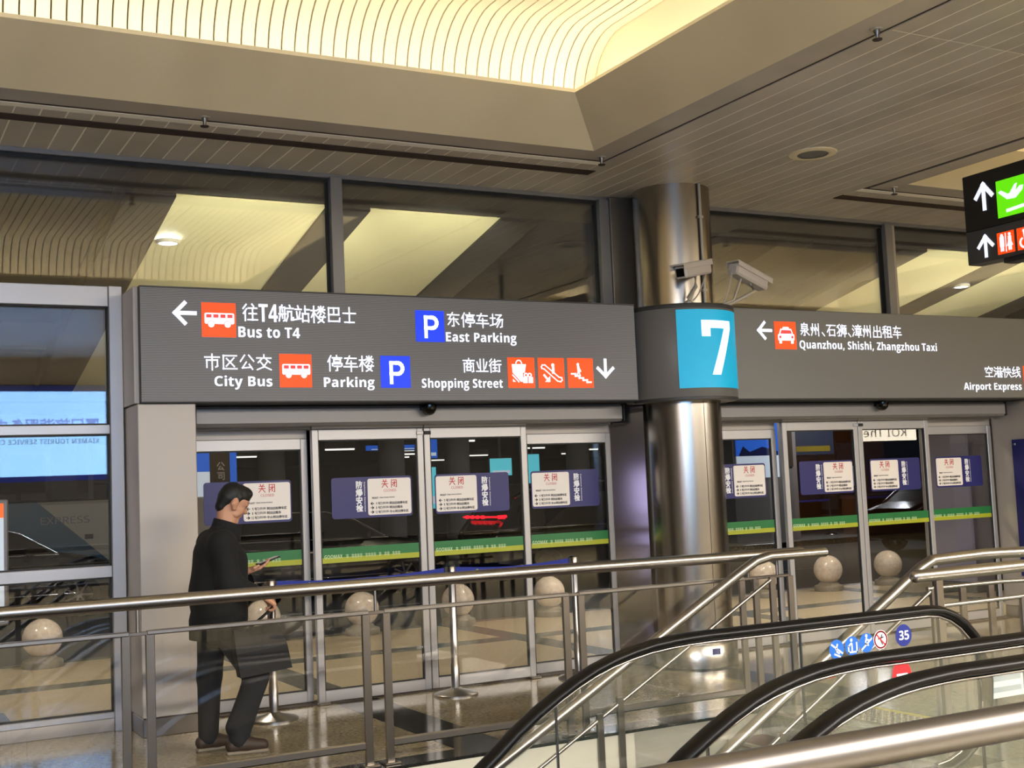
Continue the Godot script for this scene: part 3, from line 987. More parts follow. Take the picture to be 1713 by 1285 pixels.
func parking_icon(parent: Node, x0: float, y0: float, s: float) -> void:
	var sq := square(parent, "parking_pictogram", x0, x0 + s, y0, y0 + s, mats.sign_blue)
	var o := Vector3(-s * 0.5, -s * 0.5, 0.0025)
	var g := Geo.new()
	var pts := [Vector2(0.35, 0.17) * s, Vector2(0.35, 0.78) * s]
	var bowl := [Vector2(0.35, 0.78) * s, Vector2(0.56, 0.78) * s]
	for i in 9:
		bowl.append((Vector2(0.56, 0.61) + Vector2.from_angle(PI * 0.5 - PI * i / 8.0) * 0.17) * s)
	bowl.append(Vector2(0.35, 0.44) * s)
	g.strokes([pts, bowl], 0.115 * s, 0.002, o)
	gpart(sq, "letter", g, mats.sign_white)

func left_sign() -> void:
	var o := thing("wayfinding_sign", "long grey lit wayfinding sign over the left doors, for buses, parking and shopping", "sign", Vector3(0, 0, ZS))
	bpart(o, "housing", Vector3(1.85, 2.31, -0.46), Vector3(6.03, 3.13, -0.006), mats.sign_dark, 0.006)
	bpart(o, "display_face", Vector3(1.852, 2.312, -0.008), Vector3(6.028, 3.128, 0.0), mats.sign_led, 0.001)
	bpart(o, "bottom_edge", Vector3(1.85, 2.302, -0.46), Vector3(6.03, 2.312, 0.004), mats.gasket, 0)
	bpart(o, "top_edge", Vector3(1.85, 3.126, -0.46), Vector3(6.03, 3.138, 0.004), mats.sign_dark, 0)
	var rows := [["往T4航站楼巴士", 2.58, 3.48, 2.9, 3.032], desc("Bus to T4", [2.55, 3.018, 2.78, 2.861]), ["市区公交", 2.293, 2.804, 2.538, 2.657], desc("City Bus", [2.367, 2.796, 2.421, 2.5]), ["停车楼", 3.224, 3.607, 2.535, 2.659], desc("Parking", [3.194, 3.602, 2.415, 2.495]), ["东停车场", 4.23, 4.75, 2.897, 3.018], desc("East Parking", [4.222, 4.858, 2.78, 2.861]), ["商业街", 4.359, 4.714, 2.534, 2.65], desc("Shopping Street", [3.998, 4.714, 2.411, 2.488])]
	sign_text(o, rows)
	bus_icon(o, 2.285, 2.78, 0.25)
	bus_icon(o, 2.854, 2.415, 0.248)
	parking_icon(o, 3.964, 2.776, 0.248)
	parking_icon(o, 3.657, 2.412, 0.248)
	var g := Geo.new()
	g.strokes(arrow_lines(2.078, 2.248, 2.865, 3.033, Vector2(-1, 0)), 0.028, 0.002, Vector3(0, 0, 0.003))
	gpart(o, "arrow", g, mats.sign_white)
	g = Geo.new()
	g.strokes(arrow_lines(5.619, 5.791, 2.497, 2.66, Vector2(0, -1)), 0.028, 0.002, Vector3(0, 0, 0.003))
	gpart(o, "arrow", g, mats.sign_white)
	# shopping, escalator and stairs pictograms
	var s := 0.249
	var w: Material = mats.sign_white
	var sq := square(o, "shopping_pictogram", 4.767, 4.767 + s, 2.412, 2.412 + s, mats.sign_orange)
	var q := Vector3(-s * 0.5, -s * 0.5, 0.0025)
	g = Geo.new()
	g.plate(PackedVector2Array([Vector2(0.17, 0.5) * s, Vector2(0.62, 0.5) * s, Vector2(0.68, 0.78) * s, Vector2(0.15, 0.78) * s]), 0.002, q)
	g.plate(PackedVector2Array([Vector2(0.17, 0.5) * s, Vector2(0.47, 0.2) * s, Vector2(0.55, 0.2) * s, Vector2(0.55, 0.5) * s]), 0.002, q)
	g.plate(PackedVector2Array([Vector2(0.17, 0.3) * s, Vector2(0.28, 0.2) * s, Vector2(0.17, 0.2) * s]), 0.002, q)
	g.strokes([[Vector2(0.17, 0.42) * s, Vector2(0.39, 0.2) * s]], 0.04 * s, 0.002, q)
	var hd := []
	for i in 9:
		hd.append((Vector2(0.41, 0.78) + Vector2(cos(PI * i / 8.0) * 0.11, sin(PI * i / 8.0) * 0.13)) * s)
	g.strokes([hd], 0.03 * s, 0.002, q)
	g.plate(rrect(0.55 * s, 0.92 * s, 0.16 * s, 0.36 * s, 0.02 * s), 0.003, q)
	for x in [0.66, 0.8]:
		var lp := []
		for i in 11:
			lp.append((Vector2(x, 0.42) + Vector2.from_angle(TAU * i / 10.0) * 0.06) * s)
		g.strokes([lp], 0.03 * s, 0.003, q)
	gpart(sq, "bag_and_gift", g, w)
	g = Geo.new()
	g.strokes([[Vector2(0.73, 0.17) * s, Vector2(0.73, 0.36) * s]], 0.03 * s, 0.004, q)
	gpart(sq, "ribbon", g, mats.sign_orange)
	sq = square(o, "escalator_pictogram", 5.05, 5.05 + s, 2.412, 2.412 + s, mats.sign_orange)
	g = Geo.new()
	g.strokes([[Vector2(0.12, 0.7) * s, Vector2(0.16, 0.76) * s, Vector2(0.26, 0.76) * s, Vector2(0.78, 0.36) * s, Vector2(0.88, 0.34) * s, Vector2(0.9, 0.26) * s, Vector2(0.84, 0.21) * s, Vector2(0.72, 0.23) * s, Vector2(0.22, 0.63) * s, Vector2(0.14, 0.65) * s, Vector2(0.12, 0.7) * s]], 0.038 * s, 0.002, q)
	g.plate(disc(Vector2(0.56, 0.76) * s, 0.06 * s, 14), 0.002, q)
	g.strokes([[Vector2(0.57, 0.66) * s, Vector2(0.57, 0.52) * s]], 0.09 * s, 0.002, q)
	g.strokes([[Vector2(0.22, 0.42) * s, Vector2(0.38, 0.24) * s]], 0.07 * s, 0.002, q)
	g.plate(PackedVector2Array([Vector2(0.24, 0.2) * s, Vector2(0.44, 0.2) * s, Vector2(0.44, 0.4) * s]), 0.002, q)
	gpart(sq, "escalator_rider", g, w)
	sq = square(o, "stairs_pictogram", 5.333, 5.333 + s, 2.413, 2.413 + s, mats.sign_orange)
	g = Geo.new()
	var st := []
	for k in 5:
		st.append(Vector2(0.14 + 0.15 * k, 0.47 - 0.07 * k) * s)
		st.append(Vector2(0.29 + 0.15 * k, 0.47 - 0.07 * k) * s)
	g.strokes([st], 0.055 * s, 0.002, q)
	g.plate(disc(Vector2(0.4, 0.79) * s, 0.05 * s, 14), 0.002, q)
	g.strokes([[Vector2(0.41, 0.7) * s, Vector2(0.42, 0.56) * s]], 0.09 * s, 0.002, q)
	g.strokes([[Vector2(0.42, 0.56) * s, Vector2(0.48, 0.4) * s], [Vector2(0.42, 0.56) * s, Vector2(0.36, 0.44) * s], [Vector2(0.43, 0.68) * s, Vector2(0.5, 0.56) * s]], 0.04 * s, 0.002, q)
	gpart(sq, "stair_walker", g, w)

func right_sign() -> void:
	var o := thing("wayfinding_sign", "grey lit wayfinding sign over the right doors, for city taxis and airport express", "sign", Vector3(0, 0, ZS))
	bpart(o, "housing", Vector3(7.085, 2.312, -0.46), Vector3(12.5, 3.145, 0.0), mats.sign_grey, 0.006)
	bpart(o, "bottom_edge", Vector3(7.085, 2.302, -0.46), Vector3(12.5, 2.312, 0.004), mats.gasket, 0)
	var rows := [["泉州、石狮、漳州出租车", 7.869, 9.177, 2.9, 3.024], desc("Quanzhou, Shishi, Zhangzhou Taxi", [7.858, 9.636, 2.781, 2.863]), ["空港快线", 10.293, 10.83, 2.521, 2.637], desc("Airport Express", [9.977, 10.826, 2.394, 2.471])]
	sign_text(o, rows)
	var g := Geo.new()
	g.strokes(arrow_lines(7.366, 7.539, 2.86, 3.027, Vector2(-1, 0)), 0.028, 0.002, Vector3(0, 0, 0.003))
	gpart(o, "arrow", g, mats.sign_white)
	bus_icon(o, 10.87, 2.395, 0.25)
	var s := 0.256
	var sq := square(o, "taxi_pictogram", 7.57, 7.57 + s, 2.774, 2.774 + s, mats.sign_orange)
	var q := Vector3(-s * 0.5, -s * 0.5, 0.0025)
	g = Geo.new()
	g.plate(rrect(0.14 * s, 0.9 * s, 0.31 * s, 0.55 * s, 0.06 * s), 0.002, q)
	g.plate(PackedVector2Array([Vector2(0.18, 0.5) * s, Vector2(0.86, 0.5) * s, Vector2(0.77, 0.74) * s, Vector2(0.27, 0.74) * s]), 0.002, q)
	g.plate(PackedVector2Array([Vector2(0.36, 0.74) * s, Vector2(0.68, 0.74) * s, Vector2(0.64, 0.81) * s, Vector2(0.4, 0.81) * s]), 0.002, q)
	for x in [0.25, 0.79]:
		g.plate(rrect((x - 0.06) * s, (x + 0.06) * s, 0.2 * s, 0.36 * s, 0.02 * s), 0.002, q)
	gpart(sq, "taxi", g, mats.sign_white)
	g = Geo.new()
	g.plate(PackedVector2Array([Vector2(0.25, 0.56) * s, Vector2(0.79, 0.56) * s, Vector2(0.73, 0.69) * s, Vector2(0.31, 0.69) * s]), 0.002, q + Vector3(0, 0, 0.002))
	for x in [0.24, 0.8]:
		g.plate(disc(Vector2(x, 0.44) * s, 0.05 * s, 14), 0.002, q + Vector3(0, 0, 0.002))
	gpart(sq, "windscreen", g, mats.sign_redwin)

func drum_sign() -> void:
	var o := thing("door_number_sign", "curved grey sign drum round the steel column with a cyan number 7 panel", "sign", Vector3(6.58, 0, -9.02))
	var g := Geo.new()
	var R := 0.5
	g.lathe(Vector3.ZERO, [Vector2(0.35, 2.29), Vector2(R - 0.012, 2.29), Vector2(R, 2.302), Vector2(R, 3.1), Vector2(R - 0.012, 3.112), Vector2(0.35, 3.112)], 72, -PI * 0.62, PI * 0.62)
	gpart(o, "drum", g, mats.sign_grey)
	g = Geo.new()
	g.lathe(Vector3.ZERO, [Vector2(R + 0.001, 3.078), Vector2(R + 0.004, 3.08), Vector2(R + 0.004, 3.11), Vector2(R, 3.116)], 72, -PI * 0.5, PI * 0.5)
	g.lathe(Vector3.ZERO, [Vector2(R - 0.01, 2.286), Vector2(R + 0.004, 2.288), Vector2(R + 0.004, 2.31), Vector2(R + 0.001, 2.312)], 72, -PI * 0.5, PI * 0.5)
	gpart(o, "edge_band", g, mats.sign_dark)
	g = Geo.new()
	g.lathe(Vector3.ZERO, [Vector2(R + 0.006, 2.385), Vector2(R + 0.006, 3.06)], 36, deg_to_rad(-37), deg_to_rad(47))
	var p := gpart(o, "number_panel", g, mats.sign_cyan)
	g = Geo.new()
	var bend := func(a: float, y: float) -> Vector3:
		return Vector3(sin(deg_to_rad(a)), 0, cos(deg_to_rad(a))) * (R + 0.009) + Vector3.UP * y
	# top bar, left drop and raked stem of the 7
	var quads := []
	var y1 := 2.965
	var y0 := 2.495
	for i in 10:
		var a := -12.5 + 38.5 * i / 10.0
		quads.append([[a, y1 - 0.068], [a + 3.85, y1 - 0.068], [a + 3.85, y1], [a, y1]])
	for i in 3:
		var a := -12.5 + 3.2 * i
		quads.append([[a, y1 - 0.14], [a + 3.2, y1 - 0.14], [a + 3.2, y1 - 0.068], [a, y1 - 0.068]])
	for k in 10:
		var t0 := k / 10.0
		var t1 := (k + 1) / 10.0
		for i in 4:
			var s0 := i / 4.0
			var s1 := (i + 1) / 4.0
			var row := func(t: float, s: float) -> Array:
				var l := lerpf(-3.0, 15.0, t)
				var r := lerpf(7.5, 26.0, t)
				return [lerpf(l, r, s), lerpf(y0, y1 - 0.068, t)]
			quads.append([row.call(t0, s0), row.call(t0, s1), row.call(t1, s1), row.call(t1, s0)])
	for qd in quads:
		var v := []
		for e in qd:
			v.append(bend.call(e[0], e[1]))
		g.quad(v[0], v[1], v[2], v[3], Vector3(0, 0, 1))
	gpart(p, "numeral", g, mats.sign_white)

func hanging_sign() -> void:
	# hangs across the hall: its face looks along -x
	var X := 7.04
	var o := thing("hanging_sign", "black and grey hanging sign with green departures and orange toilet symbols", "sign", Vector3(X, 0, 0))
	bpart(o, "upper_panel", Vector3(0, 3.27, -6.145), Vector3(0.14, 3.67, -2.6), mats.black, 0.004)
	bpart(o, "lower_panel", Vector3(0, 3.035, -6.145), Vector3(0.14, 3.268, -2.6), mats.sign_dark, 0.004)
	bpart(o, "bottom_rail", Vector3(0.01, 3.0, -5.85), Vector3(0.13, 3.034, -2.6), mats.gasket, 0.004)
	for z in [-5.58, -3.2]:
		var g := Geo.new()
		g.tube(PackedVector3Array([Vector3(0.06, 3.67, z), Vector3(0.06, CEIL - 0.001, z)]), 0.026, 12)
		gpart(o, "hanger", g, mats.steel_dull)
	var bs := Basis(Vector3(0, 0, 1), Vector3(0, 1, 0), Vector3(-1, 0, 0))
	var at := Vector3(-0.004, 0, 0)
	var g := Geo.new()
	g.strokes(arrow_lines(-6.04, -5.885, 3.395, 3.595, Vector2(0, 1)), 0.032, 0.002, at, bs)
	gpart(o, "arrow", g, mats.sign_white)
	g = Geo.new()
	g.strokes(arrow_lines(-6.045, -5.91, 3.065, 3.225, Vector2(0, 1)), 0.027, 0.002, at, bs)
	gpart(o, "arrow", g, mats.sign_white)
	g = Geo.new()
	g.plate(rrect(-5.855, -5.6, 3.313, 3.571, 0.002, 1), 0.002, Vector3(-0.002, 0, 0), bs)
	var sq := gpart(o, "departures_pictogram", g, mats.sign_green)
	g = Geo.new()
	g.plate(PackedVector2Array([Vector2(-5.84, 3.49), Vector2(-5.815, 3.5), Vector2(-5.76, 3.465), Vector2(-5.7, 3.47), Vector2(-5.66, 3.5), Vector2(-5.63, 3.5), Vector2(-5.64, 3.47), Vector2(-5.7, 3.425), Vector2(-5.77, 3.43)]), 0.003, at, bs)
	g.plate(PackedVector2Array([Vector2(-5.75, 3.46), Vector2(-5.7, 3.52), Vector2(-5.68, 3.525), Vector2(-5.7, 3.46)]), 0.003, at, bs)
	g.strokes([[Vector2(-5.77, 3.352), Vector2(-5.63, 3.362)]], 0.022, 0.003, at, bs)
	gpart(sq, "aeroplane", g, mats.sign_white)
	for k in 2:
		var z0 := -5.878 + 0.165 * k
		g = Geo.new()
		g.plate(rrect(z0, z0 + 0.142, 3.062, 3.212, 0.002, 1), 0.002, Vector3(-0.002, 0, 0), bs)
		sq = gpart(o, "toilets_pictogram" if k == 0 else "wheelchair_pictogram", g, mats.sign_orange)
		g = Geo.new()
		if k == 0:
			for m in [0.04, 0.105]:
				g.plate(disc(Vector2(z0 + m, 3.19), 0.011, 12), 0.003, at, bs)
				g.strokes([[Vector2(z0 + m, 3.165), Vector2(z0 + m, 3.13)]], 0.034 if m < 0.1 else 0.026, 0.003, at, bs)
				g.strokes([[Vector2(z0 + m - 0.008, 3.13), Vector2(z0 + m - 0.008, 3.085)], [Vector2(z0 + m + 0.008, 3.13), Vector2(z0 + m + 0.008, 3.085)]], 0.011, 0.003, at, bs)
			g.plate(PackedVector2Array([Vector2(z0 + 0.08, 3.11), Vector2(z0 + 0.13, 3.11), Vector2(z0 + 0.105, 3.17)]), 0.003, at, bs)
			g.strokes([[Vector2(z0 + 0.072, 3.2), Vector2(z0 + 0.072, 3.075)]], 0.006, 0.003, at, bs)
		else:
			var pts := []
			for i in 13:
				pts.append(Vector2(z0 + 0.06, 3.11) + Vector2.from_angle(2.2 + 4.3 * i / 12.0) * 0.034)
			g.strokes([pts, [Vector2(z0 + 0.06, 3.17), Vector2(z0 + 0.065, 3.125), Vector2(z0 + 0.1, 3.125), Vector2(z0 + 0.115, 3.085)]], 0.012, 0.003, at, bs)
			g.plate(disc(Vector2(z0 + 0.06, 3.188), 0.012, 12), 0.003, at, bs)
		gpart(sq, "figures", g, mats.sign_white)

func surveillance_cameras() -> void:
	var specs := [[Vector3(6.4, 3.39, -8.5), -2.7, -0.2, "left of two white box cameras on the steel column, pointing left"], [Vector3(7.17, 3.4, -8.72), 0.28, -0.24, "right of two white box cameras on the steel column, pointing right and down"]]
	for k in 2:
		var o := thing("surveillance_camera", specs[k][3], "camera", specs[k][0], 0.0, "surveillance cameras on the steel column")
		var yaw: float = specs[k][1]
		var bs := Basis(Vector3.UP, yaw) * Basis(Vector3(0, 0, 1), specs[k][2])
		var L := 0.48
		var g := Geo.new()
		g.box(Vector3.ZERO, Vector3(L, 0.11, 0.115), 0.016, bs)
		gpart(o, "body", g, mats.camera_shell)
		g = Geo.new()
		g.box(bs * Vector3(0.02, 0.064, 0), Vector3(L + 0.06, 0.014, 0.14), 0.005, bs)
		g.box(bs * Vector3(0.02, 0.04, 0.066), Vector3(L + 0.05, 0.04, 0.006), 0.002, bs)
		g.box(bs * Vector3(0.02, 0.04, -0.066), Vector3(L + 0.05, 0.04, 0.006), 0.002, bs)
		gpart(o, "sun_shield", g, mats.camera_shell)
		g = Geo.new()
		g.box(bs * Vector3(L * 0.5 + 0.003, -0.004, 0), Vector3(0.006, 0.07, 0.075), 0.004, bs)
		gpart(o, "lens_window", g, mats.gloss_black)
		g = Geo.new()
		var foot := Vector3(0.02, -0.272, -0.12) if k == 0 else Vector3(-0.3, -0.275, 0.0)
		var under: Vector3 = bs * Vector3(-0.02, -0.045, 0)
		if k == 0:
			g.tube(PackedVector3Array([under, under + Vector3(0, -0.1, 0), foot + Vector3(0.0, 0.05, 0), foot]), 0.017, 10)
			g.lathe(foot, [Vector2(0.04, 0.0), Vector2(0.04, 0.012), Vector2(0.015, 0.03)], 16)
		else:
			g.tube(PackedVector3Array([foot, foot + Vector3(0.1, 0.03, 0), Vector3(0.06, -0.13, 0), under + Vector3(0.03, 0, 0)]), 0.017, 10)
			g.tube(PackedVector3Array([foot + Vector3(0, 0.02, 0), foot + Vector3(0.12, 0.06, 0), bs * Vector3(-0.1, -0.045, 0)]), 0.01, 8)
		gpart(o, "bracket", g, mats.bracket)
		g = Geo.new()
		var back: Vector3 = bs * Vector3(-L * 0.5, -0.02, 0)
		var cab := PackedVector3Array()
		for i in 9:
			var t := i / 8.0
			cab.append(back.lerp(foot + Vector3(0.05 if k == 0 else 0.0, 0.03, 0), t) + Vector3(0, -0.05 * sin(PI * t), 0))
		g.tube(cab, 0.006, 6)
		gpart(o, "cable", g, mats.bracket)
	var c := thing("conduit", "thin vertical cable conduit running down the upper steel column", "conduit", Vector3(6.58, 0, -9.02))
	var a := 0.14
	var d := Vector3(sin(a), 0, cos(a)) * 0.362
	var g := Geo.new()
	g.tube(PackedVector3Array([d + Vector3.UP * 3.115, d + Vector3.UP * (CEIL - 0.001)]), 0.013, 10)
	gpart(c, "pipe", g, mats.bracket)
	for y in [3.25, 3.9]:
		g = Geo.new()
		g.box(d + Vector3.UP * y, Vector3(0.05, 0.025, 0.03), 0.004, Basis(Vector3.UP, a))
		gpart(c, "clip", g, mats.bracket)

func door_fittings() -> void:
	var specs := [[2.28, 6.05, 4.15, "long grey automatic door operator box above the left sliding doors", "black half-dome motion sensor under the left sign"], [6.9, 10.9, 9.06, "long grey automatic door operator box above the right sliding doors", "black half-dome motion sensor under the right sign"]]
	for s in specs:
		var o := thing("door_operator", s[3], "door operator", Vector3(0, 0, ZF), 0.0, "operator boxes over the sliding doors")
		var g := Geo.new()
		g.box(Vector3((s[0] + s[1]) * 0.5, 2.222, 0.11), Vector3(s[1] - s[0], 0.15, 0.22), 0.022)
		gpart(o, "casing", g, mats.alu_dark)
		bpart(o, "end_cap", Vector3(s[1], 2.15, 0.0), Vector3(s[1] + 0.012, 2.295, 0.218), mats.gasket, 0.004)
		var d := thing("motion_sensor", s[4], "sensor", Vector3(s[2], 2.285, ZF + 0.222), 0.0, "motion sensors over the sliding doors")
		g = Geo.new()
		var pr := [Vector2(0.0, -0.075)]
		for i in 7:
			var a := PI * 0.5 * (i + 1) / 7.0
			pr.append(Vector2(sin(a) * 0.062, -0.01 - cos(a) * 0.065))
		pr.append(Vector2(0.062, 0.008))
		pr.append(Vector2(0.0, 0.01))
		g.lathe(Vector3(0, 0, 0.06), pr, 24)
		gpart(d, "dome", g, mats.gloss_black)
		bpart(d, "mount", Vector3(-0.055, -0.03, -0.002), Vector3(0.055, 0.012, 0.06), mats.gasket, 0.004)

func notices() -> void:
	var W := 0.69
	var H := 0.325
	var xs := [2.42, 3.404, 4.3, 5.26, 7.16, 8.19, 9.108, 10.13]
	var names := ["blue and white closed notice on the leftmost door glass, partly behind the man's head", "blue and white closed notice on the left sliding leaf of the left doors", "closed notice above the red tail lamp, right sliding leaf of the left doors", "closed notice on the fixed glass just left of the steel column", "closed notice half hidden by the steel column, on the right doors", "closed notice on the left sliding leaf of the right doors", "closed notice on the right sliding leaf of the right doors", "closed notice on the rightmost door glass beside the lilac pillar"]
	var meshes := {}
	for flip in [false, true]:
		var mx := func(a: float, b: float) -> Array:
			return [W - b, W - a] if flip else [a, b]
		var g := Geo.new()
		g.plate(rrect(0, W, 0, H, 0.025), 0.0015)
		var set_ := [["backing", g.mesh(), mats.notice_blue]]
		var wr: Array = mx.call(0.305, 0.68)
		g = Geo.new()
		g.plate(rrect(wr[0], wr[1], 0.018, H - 0.016, 0.018), 0.002, Vector3(0, 0, 0.0012))
		set_.append(["white_panel", g.mesh(), mats.notice_white])
		var x: float = wr[0]
		var at := Vector3(0, 0, 0.003)
		g = Geo.new()
		han(g, "关", x + 0.118, x + 0.183, 0.232, 0.3, 0.085, false, at)
		han(g, "闭", x + 0.198, x + 0.263, 0.232, 0.3, 0.085, false, at)
		latin(g, "CLOSED", x + 0.138, x + 0.245, 0.202, 0.222, at, Basis(), "Droid Sans", false)
		set_.append(["closed_lettering", g.mesh(), mats.notice_red])
		g = Geo.new()
		latin(g, "(Open Access Station)", x + 0.1, x + 0.23, 0.148, 0.163, at)
		han(g, "到达厅", x + 0.035, x + 0.092, 0.147, 0.163, 0.12, false, at)
		var rows := [["1", "05:00-", 0.1, Vector2(-1, 0)], ["8", "05:00-", 0.066, Vector2(1, 0)], ["12", "05:00-", 0.032, Vector2(1, 0)]]
		for k in 3:
			var y: float = rows[k][2]
			g.strokes(arrow_lines(x + 0.022, x + 0.05, y, y + 0.022, rows[k][3]), 0.006, 0.002, at)
			latin(g, rows[k][0], x + 0.066 - 0.006 * (rows[k][0].length() - 1), x + 0.076 + 0.003 * (rows[k][0].length() - 1), y, y + 0.02, at)
			han(g, "号门", x + 0.086, x + 0.12, y - 0.001, y + 0.021, 0.12, false, at)
			latin(g, "(" + rows[k][1], x + 0.123, x + 0.18, y, y + 0.021, at)
			han(g, ["到达出站停车区", "到达出租车", "中心到达停车区"][k], x + 0.184, x + [0.345, 0.3, 0.35][k], y - 0.001, y + 0.021, 0.13, false, at)
		set_.append(["small_print", g.mesh(), mats.ink])
		var tr: Array = mx.call(0.205, 0.258)
		g = Geo.new()
		han(g, "防爆安检", tr[0], tr[0] + 0.052, 0.045, 0.292, 0.16, true, at)
		var bs := Basis(Vector3(0, -1, 0), Vector3(1, 0, 0), Vector3(0, 0, 1))
		latin(g, "Explosive Detection", 0.0, 0.235, 0.0, 0.014, Vector3(tr[0] + 0.066, 0.285, 0.003), bs)
		set_.append(["white_lettering", g.mesh(), mats.print_white])
		meshes[flip] = set_
	for i in 8:
		var fl: bool = (i % 4) >= 2
		var z := ZF - 0.1 if i % 4 == 0 or i % 4 == 3 else ZF
		var o := thing("closed_notice", names[i], "notice", Vector3(xs[i], 1.415, z + 0.006), 0.0, "closed notices on the door glass")
		for p in meshes[fl]:
			part(o, p[0], p[1], p[2])
	# green and yellow manifestation bands across the glass
	var bx := [[2.33, 3.19], [3.31, 4.15], [4.27, 5.115], [5.23, 6.03], [7.09, 7.93], [8.05, 8.91], [9.03, 9.885], [10.0, 10.92]]
	var bn := ["green and yellow strip on the leftmost door glass behind the man's hands", "green and yellow strip on the left sliding leaf of the left doors", "green and yellow strip on the right sliding leaf of the left doors", "green and yellow strip on the fixed glass left of the steel column", "green and yellow strip on the glass just right of the steel column", "green and yellow strip on the left sliding leaf of the right doors", "green and yellow strip on the right sliding leaf of the right doors", "green and yellow strip on the rightmost door glass"]
	for i in 8:
		var w: float = bx[i][1] - bx[i][0]
		var z := ZF - 0.1 if i % 4 == 0 or i % 4 == 3 else ZF
		var o := thing("glass_strip", bn[i], "strip", Vector3(bx[i][0], 1.075, z + 0.006), 0.0, "green and yellow strips across the door glass")
		bpart(o, "green_strip", Vector3(0, 0.042, 0), Vector3(w, 0.118, 0.0012), mats.band_green, 0)
		bpart(o, "yellow_strip", Vector3(0, 0, 0), Vector3(w, 0.042, 0.0012), mats.band_yellow, 0)
		var g := Geo.new()
		latin(g, "GOOMAX", 0.02, 0.17, 0.034, 0.064, Vector3(0, 0, 0.001))
		for k in 22:
			var sx := 0.2 + (w - 0.33) * k / 22.0
			if k % 5 != 1 and k % 7 != 6:
				g.strokes([[Vector2(sx, 0.056), Vector2(sx + 0.022, 0.056)], [Vector2(sx + 0.004, 0.046), Vector2(sx + 0.02, 0.046)], [Vector2(sx, 0.038), Vector2(sx + 0.022, 0.038)], [Vector2(sx + 0.011, 0.034), Vector2(sx + 0.011, 0.062)]], 0.004, 0.001, Vector3(0, 0, 0.001))
		gpart(o, "lettering", g, mats.band_text)

# ---------------------------------------------------------------- stair well
func stair_well() -> void:
	bpart(setting("wall_stairwell_far"), "panel", Vector3(-4.1, -4.6, -7.1), Vector3(5.62, -0.021, -6.965), mats.cream_wall, 0)
	bpart(setting("wall_stairwell_near"), "panel", Vector3(-4.1, -4.6, -1.9), Vector3(9.3, -0.1, -1.75), mats.cream_wall, 0)
	bpart(setting("wall_stairwell_left"), "panel", Vector3(-4.15, -4.6, -7.1), Vector3(-4.0, -0.1, -1.8), mats.cream_wall, 0)
	bpart(setting("wall_stairwell_right"), "panel", Vector3(5.69, -4.6, -7.1), Vector3(5.8, -0.1, -4.4), mats.cream_wall, 0)
	bpart(setting("floor_lower"), "slab", Vector3(-4.1, -4.7, -7.1), Vector3(9.3, -4.6, -1.75), mats.granite_grey, 0)
	var o := thing("staircase", "staircase with dark red treads going down to the left behind the escalators", "stairs", Vector3(5.62, 0, 0))
	for k in 22:
		var x := -0.3 * k
		var y := -0.16 * (k + 1)
		bpart(o, "tread", Vector3(x - 0.32, y - 0.03, -6.95), Vector3(x, y, -5.58), mats.stair_red, 0.004)
		bpart(o, "riser", Vector3(x - 0.02, y, -6.95), Vector3(x, y + 0.13, -5.58), mats.granite_grey, 0.002)
		bpart(o, "nosing", Vector3(x - 0.325, y - 0.012, -6.95), Vector3(x - 0.285, y + 0.003, -5.58), mats.steel_flat, 0.002)
	bpart(o, "nosing", Vector3(-0.01, -0.012, -6.95), Vector3(0.05, 0.004, -5.58), mats.steel, 0.002)
	# tactile warning studs at the head of the stair
	var t := thing("tactile_plate", "square field of steel warning studs with a yellow edge on the landing floor", "tactile paving", Vector3(5.84, 0.0, -6.62))
	bpart(t, "plate", Vector3(0, 0, 0), Vector3(0.34, 0.004, 0.96), mats.granite_grey, 0.001)
	bpart(t, "yellow_edge", Vector3(0.35, 0, 0), Vector3(0.41, 0.004, 0.96), mats.tactile_yellow, 0.001)
	var g := Geo.new()
	g.lathe(Vector3.ZERO, [Vector2(0.0, 0.012), Vector2(0.012, 0.011), Vector2(0.018, 0.0)], 10)
	var stud := g.mesh()
	for i in 6:
		for j in 17:
			part(t, "stud", stud, mats.steel, Vector3(0.028 + 0.057 * i, 0.004, 0.028 + 0.0565 * j))

# ---------------------------------------------------------------- railings
func post(o: Node3D, x: float, z: float, top: float, low := 0.0) -> void:
	bpart(o, "post", Vector3(x - 0.024, low, z - 0.013), Vector3(x + 0.024, top, z + 0.013), mats.steel_flat, 0.003)

func pipe(o: Node3D, called: String, pts: Array, r: float, m: Material) -> void:
	var g := Geo.new()
	g.tube(PackedVector3Array(pts), r, 20 if r > 0.02 else 10)
	gpart(o, called, g, m)

